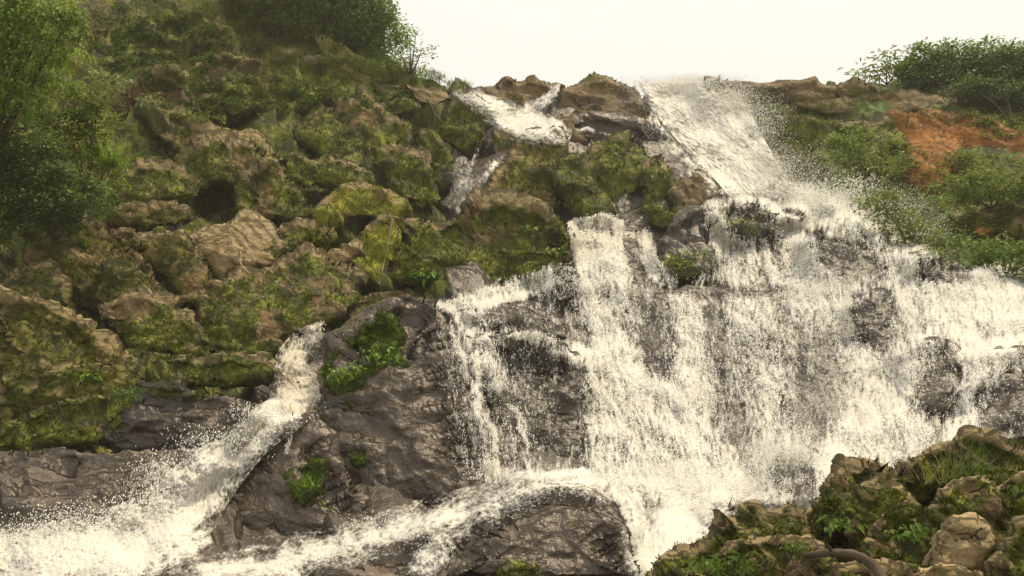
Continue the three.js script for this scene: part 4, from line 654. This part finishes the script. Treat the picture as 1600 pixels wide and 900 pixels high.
// blobs: 'x,y,rx,ry ...' of the crown; o: d or fwd (metres in front of the rock), root 'x,y', leaf length in pixels, wide, thick = leaves per area, two leaf tones, droop
function woody(name, label, category, blobs, o, group) {
  const R = rng(plantSeed++ * 7919), B = parsePts(blobs), [rx, ry] = o.root.split(',').map(Number), gd = Math.min(hit(rx, ry), (o.d ?? 99) + 3), base = at(rx, ry, o.d ? Math.min(gd, o.d + 1.5) : gd);
  const g = new THREE.Group(); g.name = numbered(name); g.position.set(...base); scene.add(g); tag(g, label, category, group);
  const home = g.position, L = new Leaves(), limbs = [], foot = [0, 0, 0];
  for (const [x, y, ax, ay] of B) {
    const d = o.d ?? Math.max(6, Math.min(gd, hit(x, y)) - (o.fwd ?? 0.5)), mpp = d / FOC, C = at(x, y, d), az = Math.min(ax, ay) * 0.9, len = o.leaf * mpp, clump = (o.clump ?? 2.6) * o.leaf;
    limbs.push(tubeGeo([foot, [lerp(0, C[0] - home.x, 0.4) + R() * 0.1, lerp(0, C[1] - home.y, 0.55), lerp(0, C[2] - home.z, 0.3)], [C[0] - home.x, C[1] - home.y + ay * mpp * 0.5, C[2] - home.z]], (o.trunk ?? 0.045), 0.008, 8, 6));
    const nc = Math.max(5, Math.round((ax * ay * 9) / (clump * clump) * (o.thick ?? 1)));
    for (let k = 0; k < nc; k++) {
      const th = R() * 6.283, cz = R() * 2 - 1, sr = Math.sqrt(1 - cz * cz), rad = (o.shell ?? 0.45) + (1.02 - (o.shell ?? 0.45)) * Math.sqrt(R()), lump = 1 + 0.22 * noise(Math.cos(th) * 2 + x, Math.sin(th) * 2, cz * 2 + y * 0.1);
      const X = C[0] + Math.cos(th) * sr * ax * mpp * rad * lump, Y = C[1] + Math.sin(th) * sr * ay * mpp * rad * lump, Z = C[2] + cz * az * mpp * rad;
      const tone = vary(R, o.c1, o.c2, 0.35), n = Math.round((o.per ?? 20) * (0.6 + 0.8 * R()));
      limbs.push(...(k % 5 === 0 && o.twigs ? [tubeGeo([[C[0] - home.x, C[1] - home.y, C[2] - home.z], [X - home.x, Y - home.y, Z - home.z]], 0.02, 0.006, 3, 4)] : []));
      for (let q = 0; q < n; q++) {
        const s = clump * mpp * 0.62, gx = (R() + R() + R() - 1.5) * s, gy = (R() + R() + R() - 1.5) * s * 0.8, gz = (R() + R() + R() - 1.5) * s, c = [tone[0] * (0.75 + 0.5 * R()), tone[1] * (0.75 + 0.5 * R()), tone[2] * (0.75 + 0.5 * R())];
        L.leaf(X + gx, Y + gy, Z + gz, gx + (R() - 0.5) * s, (R() - 0.35) * s - (o.droop ?? 0.2) * s, gz + (R() - 0.3) * s, len * (0.7 + 0.6 * R()), len * (o.wide ?? 0.32) * (0.8 + 0.4 * R()), c, 0.3);
      }
    }
  }
  const merged = mergeGeometries(limbs); mesh(name === 'tree' ? 'trunk' : 'stem', merged, woodMat, g);
  const f = mesh('foliage', L.geo(home), leafMat, g); f.userData.kind = 'stuff';
  return g;
}
// a tuft or a leafy herb whose leaves are parts of their own
function tuft(name, label, category, px, py, o, group) {
  const R = rng(plantSeed++ * 7919), d = o.d ?? hit(px, py) - 0.05, mpp = d / FOC, base = at(px, py, d), g = new THREE.Group(); g.name = numbered(name); g.position.set(...base); scene.add(g); tag(g, label, category, group);
  const joined = o.n > 60 ? new Leaves() : null;
  for (let i = 0; i < o.n; i++) {
    const L = joined ?? new Leaves(), a = R() * 6.283, el = (o.up ?? 0.6) + R() * 0.9, dx = Math.cos(a) * Math.cos(el) + (o.tilt ?? 0), dy = Math.sin(el), dz = Math.sin(a) * Math.cos(el) * 0.7 + 0.25, len = o.len * mpp * (0.55 + 0.6 * R()), col = vary(R, o.c1, o.c2, 0.4), s = (o.spread ?? 6) * mpp;
    const x = (R() - 0.5) * 2 * s, y = (R() - 0.5) * s * 0.5, z = (R() - 0.5) * s;
    if (o.broad) { const h = o.len * mpp * (0.2 + 1.0 * R()); L.leaf(x + dx * h, y + dy * h, z + dz * h, dx, 0.1 - R() * 0.5, dz, len, len * o.broad, col, 0.35); L.p.push(x - 0.006, y, z, x + 0.006, y, z, x + dx * h, y + dy * h, z + dz * h); L.c.push(...col, ...col, ...col); }
    else L.blade(x, y, z, dx, dy, dz, len, (o.w ?? 2.6) * mpp, col, o.droop ?? 0.28);
    if (!joined) mesh('leaf', L.geo(), leafMat, g);
  }
  if (joined) mesh('leaf', joined.geo(), leafMat, g).userData.kind = 'stuff';
  return g;
}
// growth that nobody could count: blades and small leaves over patches of the ground
function cover(name, label, category, patches, o) {
  const R = rng(plantSeed++ * 7919), L = new Leaves();
  for (const [x, y, ax, ay, n] of parsePts(patches)) for (let i = 0; i < n; i++) {
    const a = R() * 6.283, r = Math.sqrt(R()) * (1 + 0.25 * noise(Math.cos(a) * 2, Math.sin(a) * 2, x)), px = x + Math.cos(a) * ax * r, py = y + Math.sin(a) * ay * r; if (noise(px * 0.05, py * 0.07, 4) < (o.gap ?? -0.3)) continue;
    const d = hit(px, py), mpp = d / FOC, q = at(px, py, d + 0.02), len = o.len * mpp * (0.5 + 0.9 * R() * R()), col = vary(R, o.c1, o.c2, 0.6), t = R() * 6.283, el = 0.35 + R() * 1.1;
    if (o.broad) L.leaf(q[0], q[1], q[2] + R() * len, Math.cos(t), R() - 0.3, Math.abs(Math.sin(t)), len, len * o.broad, col); else L.blade(q[0], q[1], q[2], Math.cos(t) * Math.cos(el), Math.sin(el), Math.abs(Math.sin(t)) * Math.cos(el), len, (o.w ?? 1.4) * mpp, col, o.droop ?? 0.25);
  }
  const m = mesh(name, L.geo(), leafMat); tag(m, label, category); m.userData.kind = 'stuff'; return m;
}
const LF = { y1: [0.12, 0.20, 0.016], y2: [0.25, 0.34, 0.024], d1: [0.065, 0.118, 0.026], d2: [0.153, 0.224, 0.042], m1: [0.130, 0.189, 0.026], m2: [0.248, 0.307, 0.042], b1: [0.106, 0.212, 0.017], b2: [0.212, 0.342, 0.029], p1: [0.177, 0.260, 0.118], p2: [0.319, 0.401, 0.201], dry1: [0.201, 0.130, 0.053], dry2: [0.354, 0.248, 0.106], far1: [0.165, 0.248, 0.065], far2: [0.283, 0.378, 0.094] };

cover('grass', 'long green and straw coloured grass along the upper left crest', 'grass', '360,30,70,26,900 430,70,70,34,1500 490,90,60,26,1100 550,110,60,18,900 350,10,60,20,600 610,126,40,14,600', { len: 20, c1: LF.m1, c2: [0.20, 0.17, 0.045], w: 1.5 });
cover('ground_cover', 'low dark leafy growth on the shaded upper left bank', 'ground cover', '250,90,90,60,2400 330,60,90,50,1800 180,60,60,50,1200 420,150,120,30,1500 300,150,70,30,700 560,150,80,20,500', { len: 9, c1: LF.d1, c2: LF.m1, broad: 0.3, gap: -0.1 });
cover('dry_grass', 'reddish dry stems hanging on the upper left bank', 'dry grass', '370,36,40,14,300 300,110,60,30,400 400,120,24,26,250 180,150,40,14,200 490,160,60,14,200', { len: 14, c1: LF.dry1, c2: LF.dry2, w: 1.1, droop: 0.6, gap: -0.05 });
cover('grass', 'short bright grass on the slope right of the main fall', 'grass', '1200,160,50,16,900 1262,196,44,40,1700 1250,250,36,46,1200 1340,150,60,12,700 1300,170,60,8,300 1500,180,70,14,600 1420,190,30,14,300', { len: 12, c1: LF.m1, c2: [0.15, 0.16, 0.03], w: 1.5 });
cover('ground_cover', 'mixed leafy cover over the right hillside between the bushes', 'ground cover', '1400,250,40,30,500 1540,300,90,60,2600 1400,330,90,50,2400 1340,260,60,50,1500 1560,180,60,40,1600 1500,380,90,36,1800 1450,300,120,60,1500', { len: 9, c1: LF.d2, c2: LF.m2, broad: 0.3, gap: -0.15 });
cover('grass', 'fringe of grass and small weeds on the ridge beside the upper left stream', 'grass', '660,122,36,12,900 704,136,34,8,600 625,108,26,14,500', { len: 12, c1: LF.m1, c2: LF.m2, w: 1.5 });

cover('moss', 'thin moss and small weeds between the rocks of the left slope', 'moss', '300,300,200,60,5000 400,240,180,50,4000 150,400,170,70,3000 560,250,110,60,2500 500,380,90,50,1800 120,600,150,60,2500 380,560,80,40,900 250,200,90,40,1200 600,170,80,30,900', { len: 6, c1: MOSSDARK, c2: [0.12, 0.15, 0.016], w: 1.6, gap: -0.1 });
woody('tree', 'large round leafy tree standing on the ridge at the top left against the sky', 'tree', '430,-30,70,50 500,-6,80,54 556,22,66,52 590,50,46,46 530,-50,110,40 470,24,50,30', { root: '560,80', d: 44, leaf: 7, c1: LF.far1, c2: LF.far2, trunk: 0.22, thick: 2 });
woody('shrub', 'airy thin-leaved shrub right of the round tree with sky between its leaves', 'shrub', '640,66,22,26 660,84,22,20 626,92,24,20 650,58,16,16', { root: '640,118', d: 43, leaf: 6, c1: LF.far1, c2: LF.far2, thick: 0.38, twigs: true, trunk: 0.05, per: 10 });
woody('shrub', 'small bush at the foot of the airy shrub on the ridge', 'shrub', '600,104,40,20 640,116,30,14', { root: '616,128', fwd: 0.6, leaf: 6, c1: LF.far1, c2: LF.m2 });
woody('shrub', 'leafy bush on the grass crest in front of the round tree', 'shrub', '420,20,40,22 470,44,34,18 400,-10,40,20', { root: '430,54', fwd: 0.5, leaf: 6, c1: LF.d2, c2: LF.m2 });
woody('tree', 'yellow-green tree with drooping leaves in the top left corner', 'tree', '20,30,70,50 80,24,50,36 40,90,60,48 96,66,34,30 20,140,50,46 60,130,40,30 -30,80,70,90 110,36,26,22 0,0,80,40', { root: '-60,330', d: 21, leaf: 11, c1: LF.y1, c2: LF.y2, trunk: 0.09, thick: 1.0, droop: 0.9, wide: 0.24, per: 22 });
woody('shrub', 'dark leafy bush filling the left edge below the yellow-green tree', 'shrub', '20,210,60,60 60,260,60,56 10,300,60,46 100,300,50,40 60,330,70,30 -20,260,50,90', { root: '20,345', d: 22.5, leaf: 9, c1: LF.d1, c2: LF.d2, thick: 1.15, per: 22 });
woody('shrub', 'lighter green bush behind the bright tufted plant', 'shrub', '100,170,50,40 140,150,36,34 130,220,50,46 170,260,30,30 90,220,40,36 150,190,34,30', { root: '130,300', d: 24.5, leaf: 8, c1: LF.m1, c2: LF.m2, per: 20 });
woody('shrub', 'reddish twiggy bush between the broad-leaved plant and the long tan ledge', 'shrub', '196,158,20,18 182,168,18,12', { root: '196,186', fwd: 0.5, leaf: 5, c1: LF.dry1, c2: [0.12, 0.08, 0.05], thick: 0.7, twigs: true });
woody('shrub', 'low leafy growth along the foot of the dark bush', 'shrub', '40,345,60,18 110,340,50,18 160,310,24,24 -10,360,40,20', { root: '70,362', d: 23, leaf: 8, c1: LF.d2, c2: LF.b1 });

tuft('broad_leaved_plant', 'pale broad-leaved plant on the red earth at the upper left', 'plant', 172, 132, { n: 58, len: 13, broad: 0.36, c1: LF.m2, c2: LF.p1, up: 0.4, spread: 30, d: 27 });
tuft('broad_leaved_plant', 'second smaller pale broad-leaved plant above the tan ledge', 'plant', 236, 158, { n: 26, len: 10, broad: 0.34, c1: LF.m2, c2: LF.p1, up: 0.4, spread: 22, d: 29 });
tuft('tufted_plant', 'bright green spiky tuft of long leaves beside the leafy bush', 'plant', 172, 262, { n: 58, len: 66, w: 5, c1: LF.b2, c2: LF.y2, up: 0.35, spread: 16, droop: 0.3, d: 24, tilt: 0.15 });
tuft('tufted_plant', 'small spiky tuft on the mossy bank right of the long-leaved tuft', 'plant', 300, 252, { n: 22, len: 20, w: 2.4, c1: LF.b1, c2: LF.m2, up: 0.3 });
tuft('tufted_plant', 'grassy tuft growing on the long ridge of brown rock', 'plant', 128, 386, { n: 30, len: 24, w: 2.2, c1: LF.b1, c2: LF.m2, up: 0.4, spread: 12 });
tuft('tufted_plant', 'bright grassy patch on the brown ridge near the left edge', 'plant', 60, 388, { n: 50, len: 22, w: 2.4, c1: LF.b1, c2: LF.b2, up: 0.4, spread: 20 });
for (const [x, y, l] of [[284, 186, 'leftmost'], [312, 188, 'second from the left'], [340, 190, 'third from the left'], [366, 188, 'rightmost']]) tuft('fern', `dark fern in the row under the earthy overhang, ${l} of four`, 'fern', x, y, { n: 40, len: 24, w: 3, c1: LF.d2, c2: LF.m2, up: 0.5, spread: 14, droop: 0.5 }, 'ferns under the overhang');
tuft('fern', 'big grassy fern clump hanging on the wide mossy ledge block', 'fern', 704, 408, { n: 58, len: 38, w: 2.6, c1: LF.m1, c2: LF.m2, up: 0.3, spread: 18, droop: 0.6 });
tuft('leafy_herb', 'bright leafy herb left of the fern clump on the ledge block', 'herb', 664, 440, { n: 44, len: 18, broad: 0.26, c1: LF.b1, c2: LF.b2, spread: 18 });
tuft('leafy_herb', 'small bright herb on the ledge face near the middle fall', 'herb', 826, 366, { n: 24, len: 13, broad: 0.3, c1: LF.b1, c2: LF.m2, spread: 10 });
tuft('leafy_herb', 'bright green herbs at the right end of the ledge foot', 'herb', 864, 400, { n: 24, len: 13, broad: 0.3, c1: LF.b1, c2: LF.m2, spread: 14 });
tuft('leafy_herb', 'fresh green herbs on the dark mossy boulder between two falls', 'herb', 1060, 418, { n: 26, len: 12, broad: 0.3, c1: LF.b1, c2: LF.m2, spread: 22 });

// the moss patches on the brown massif
rock('moss_patch', 'large bright green moss patch on the brown massif', 'moss', '506,560 524,538 556,528 566,508 596,496 622,500 632,540 632,580 622,622 604,632 588,604 572,632 552,640 530,616 512,600', { look: 'patch', d: hit(570, 570) - 0.1, off: 0, slope: 0.5, rim: 8, dome: 0.05, bulge: 0.4, fuzz: 3.2, rough: 9, size: 0.6 });
rock('moss_patch', 'hanging green moss patch on the boulder beside the side stream', 'moss', '448,740 464,728 490,720 508,722 504,750 490,776 474,794 456,784 446,762', { look: 'patch', d: hit(478, 755) - 0.05, off: 0, slope: 0.5, rim: 6, dome: 0.05, bulge: 0.4, fuzz: 3, rough: 7, size: 0.5 });
rock('moss_patch', 'small round moss patch in the middle of the brown massif', 'moss', '550,706 562,698 576,704 578,718 562,726 550,718', { look: 'patch', d: hit(564, 712) - 0.05, off: 0, rim: 7, fuzz: 2, rough: 2, size: 0.5 });
rock('moss_patch', 'small ochre moss patch at the bottom of the front bedded rock', 'moss', '770,900 790,884 820,876 842,884 850,905 800,915', { look: 'patchochre', d: 10.6, off: 0, rim: 10, rough: 3, size: 0.6 });
cover('moss', 'ragged bright green moss creeping out round the large moss patch', 'moss', '570,570,76,76,2600 520,620,40,34,700 600,510,50,30,700 478,758,44,48,900 564,712,22,18,250', { len: 8, c1: [0.05, 0.085, 0.01], c2: [0.13, 0.19, 0.016], w: 2, gap: -0.05 });
tuft('leafy_herb', 'upright bright herbs on top of the large moss patch', 'herb', 596, 560, { n: 40, len: 13, broad: 0.24, c1: LF.b1, c2: LF.b2, spread: 34, d: hit(596, 560) - 0.5 });
tuft('leafy_herb', 'bright herbs on the left of the large moss patch', 'herb', 536, 588, { n: 40, len: 13, broad: 0.24, c1: LF.b1, c2: LF.b2, spread: 26, d: hit(536, 588) - 0.5 });
tuft('tufted_plant', 'grassy tuft on the hanging moss patch', 'plant', 482, 760, { n: 36, len: 22, w: 2, c1: LF.b1, c2: LF.b2, spread: 14, d: 14.7 });
tuft('leafy_herb', 'small bright herb under the pale-crested rock', 'herb', 136, 596, { n: 30, len: 14, broad: 0.3, c1: LF.b1, c2: LF.b2, spread: 14 });
tuft('tufted_plant', 'hanging grass at the left shoulder of the pointed slab', 'plant', 196, 616, { n: 58, len: 34, w: 2.2, c1: LF.m1, c2: LF.b1, up: 0.1, droop: 0.9, spread: 16, d: 16.6 });

// right hillside
const RH = 'bushes on the right hillside';
woody('shrub', 'spiky-leaved bush at the left end of the right skyline', 'shrub', '1364,112,26,16 1388,96,26,22 1410,104,24,20', { root: '1386,132', d: 46, leaf: 11, thick: 2.2, c1: LF.far1, c2: LF.m2, wide: 0.16, per: 12 });
woody('shrub', 'tall dark round bush in the middle of the right skyline', 'shrub', '1450,92,40,28 1500,88,40,26 1470,112,50,26 1430,118,40,22', { root: '1470,136', d: 46.5, leaf: 7, thick: 2, c1: LF.far1, c2: LF.far2 });
woody('shrub', 'broad dark bush with a ragged top right of the tall round bush', 'shrub', '1540,88,34,26 1530,116,56,28 1566,100,30,22', { root: '1540,132', d: 46, leaf: 7, thick: 2, c1: LF.d2, c2: LF.far2, twigs: true });
woody('shrub', 'bush at the right edge of the skyline', 'shrub', '1596,84,30,22 1620,96,40,30 1640,80,30,30', { root: '1606,124', d: 46, leaf: 7, thick: 2, c1: LF.far1, c2: LF.far2 });
woody('shrub', 'dark low bush below the skyline bushes at the right edge', 'shrub', '1560,146,50,24 1600,170,40,34 1510,140,40,18 1640,150,40,40', { root: '1580,196', d: 43.5, leaf: 7, thick: 2, c1: LF.d1, c2: LF.d2 });
woody('shrub', 'yellowish-green bush in the middle of the right hillside', 'shrub', '1330,222,38,22 1350,252,40,24 1386,262,30,20', { root: '1350,286', fwd: 0.8, leaf: 8, c1: LF.m1, c2: LF.m2 });
woody('shrub', 'small pale green bush beside the orange scar', 'shrub', '1392,290,26,18 1404,258,20,16', { root: '1396,312', fwd: 0.8, leaf: 7, c1: LF.m2, c2: [0.15, 0.17, 0.05] });
woody('shrub', 'light green bush growing over the foot of the large orange bank', 'shrub', '1500,246,30,18 1530,262,26,14', { root: '1510,276', fwd: 0.7, leaf: 7, c1: LF.m2, c2: [0.14, 0.17, 0.03] });
woody('shrub', 'wide dark bush under the large orange bank at right', 'shrub', '1490,300,40,26 1540,290,46,28 1590,284,40,30 1620,300,40,30', { root: '1550,326', fwd: 0.7, leaf: 7, c1: LF.d2, c2: LF.m2 });
woody('shrub', 'misty green bush behind the spray at the foot of the hillside', 'shrub', '1400,350,40,30 1450,366,40,24 1370,320,36,26', { root: '1420,392', fwd: 0.6, leaf: 7, c1: LF.m1, c2: LF.m2 });
woody('shrub', 'bright green bush above the torrent at the right edge', 'shrub', '1520,390,40,22 1566,400,36,30 1600,410,30,34 1630,390,40,40', { root: '1570,436', fwd: 0.7, leaf: 8, c1: LF.b1, c2: LF.m2 });

// lower right, near
const GT = 'plants among the near rocks';
tuft('tufted_plant', 'tall thin grass beside the squared boulder', 'plant', 1508, 752, { n: 54, len: 70, w: 2.2, c1: LF.m1, c2: LF.b1, up: 0.8, spread: 34, droop: 0.12, d: 8.0 }, GT);
tuft('tufted_plant', 'thin yellowish grass left of the tall grass on the near saddle', 'plant', 1466, 752, { n: 40, len: 50, w: 2, c1: LF.m2, c2: LF.dry2, up: 0.7, spread: 26, droop: 0.16, d: 8.1 }, GT);
tuft('leafy_herb', 'leafy herb in the hollow below the near mossy crag', 'herb', 1314, 824, { n: 24, len: 20, broad: 0.2, c1: LF.m1, c2: LF.b1, spread: 24, d: 7.5 }, GT);
tuft('leafy_herb', 'leafy herb between the rock fin and the tall knobbly rock', 'herb', 1418, 842, { n: 26, len: 20, broad: 0.2, c1: LF.m1, c2: LF.b1, spread: 20, d: 7.1 }, GT);
tuft('leafy_herb', 'bright leafy herbs at the bottom edge on the long mossy ledge', 'herb', 1128, 890, { n: 40, len: 22, broad: 0.14, c1: LF.m1, c2: LF.b1, spread: 40, d: 7.0 }, GT);
tuft('leafy_herb', 'dark herb at the right edge under the squared boulder', 'herb', 1592, 770, { n: 18, len: 16, broad: 0.2, c1: LF.d2, c2: LF.m1, spread: 20, d: 7.3 }, GT);
tuft('leafy_herb', 'small herb on the long mossy ledge beside the fallen branch', 'herb', 1240, 860, { n: 16, len: 14, broad: 0.2, c1: LF.d2, c2: LF.m1, spread: 20, d: 7.0 }, GT);

{ // fallen branch and hanging root
  const b = new THREE.Group(), w = [at(1258, 868, 7.0), at(1300, 864, 6.75), at(1338, 868, 6.65), at(1366, 886, 6.6), at(1384, 916, 6.5)]; b.name = numbered('fallen_branch'); b.position.set(...w[2]); scene.add(b);
  tag(b, 'curved brown fallen branch lying among the near rocks at the bottom', 'branch');
  const loc = p => [p[0] - w[2][0], p[1] - w[2][1], p[2] - w[2][2]], g = tubeGeo(w.map(loc), 0.02, 0.04, 40, 10), p = g.attributes.position;
  push(g, (x, y, z) => 0.006 * noise(x * 30, y * 30, z * 30) + 0.006 * noise(x * 9, y * 60, z * 60));
  mesh('bark', g, woodMat, b);
  mesh('stub', tubeGeo([w[1], at(1296, 856, 6.72), at(1290, 850, 6.7)].map(loc), 0.016, 0.01, 8, 7), woodMat, b);
  const r = mesh('hanging_root', tubeGeo([at(613, 336, hit(613, 340) - 0.15), at(608, 372, hit(608, 372) - 0.1), at(600, 410, hit(600, 410) - 0.1), at(592, 444, hit(592, 444) - 0.08)], 0.035, 0.02, 20, 6), new THREE.MeshStandardMaterial({ color: new THREE.Color().setRGB(0.20, 0.16, 0.09), roughness: 0.95 }));
  tag(r, 'pale thin root hanging down the left end of the wide ledge block', 'root');
}

renderer.render(scene, camera);
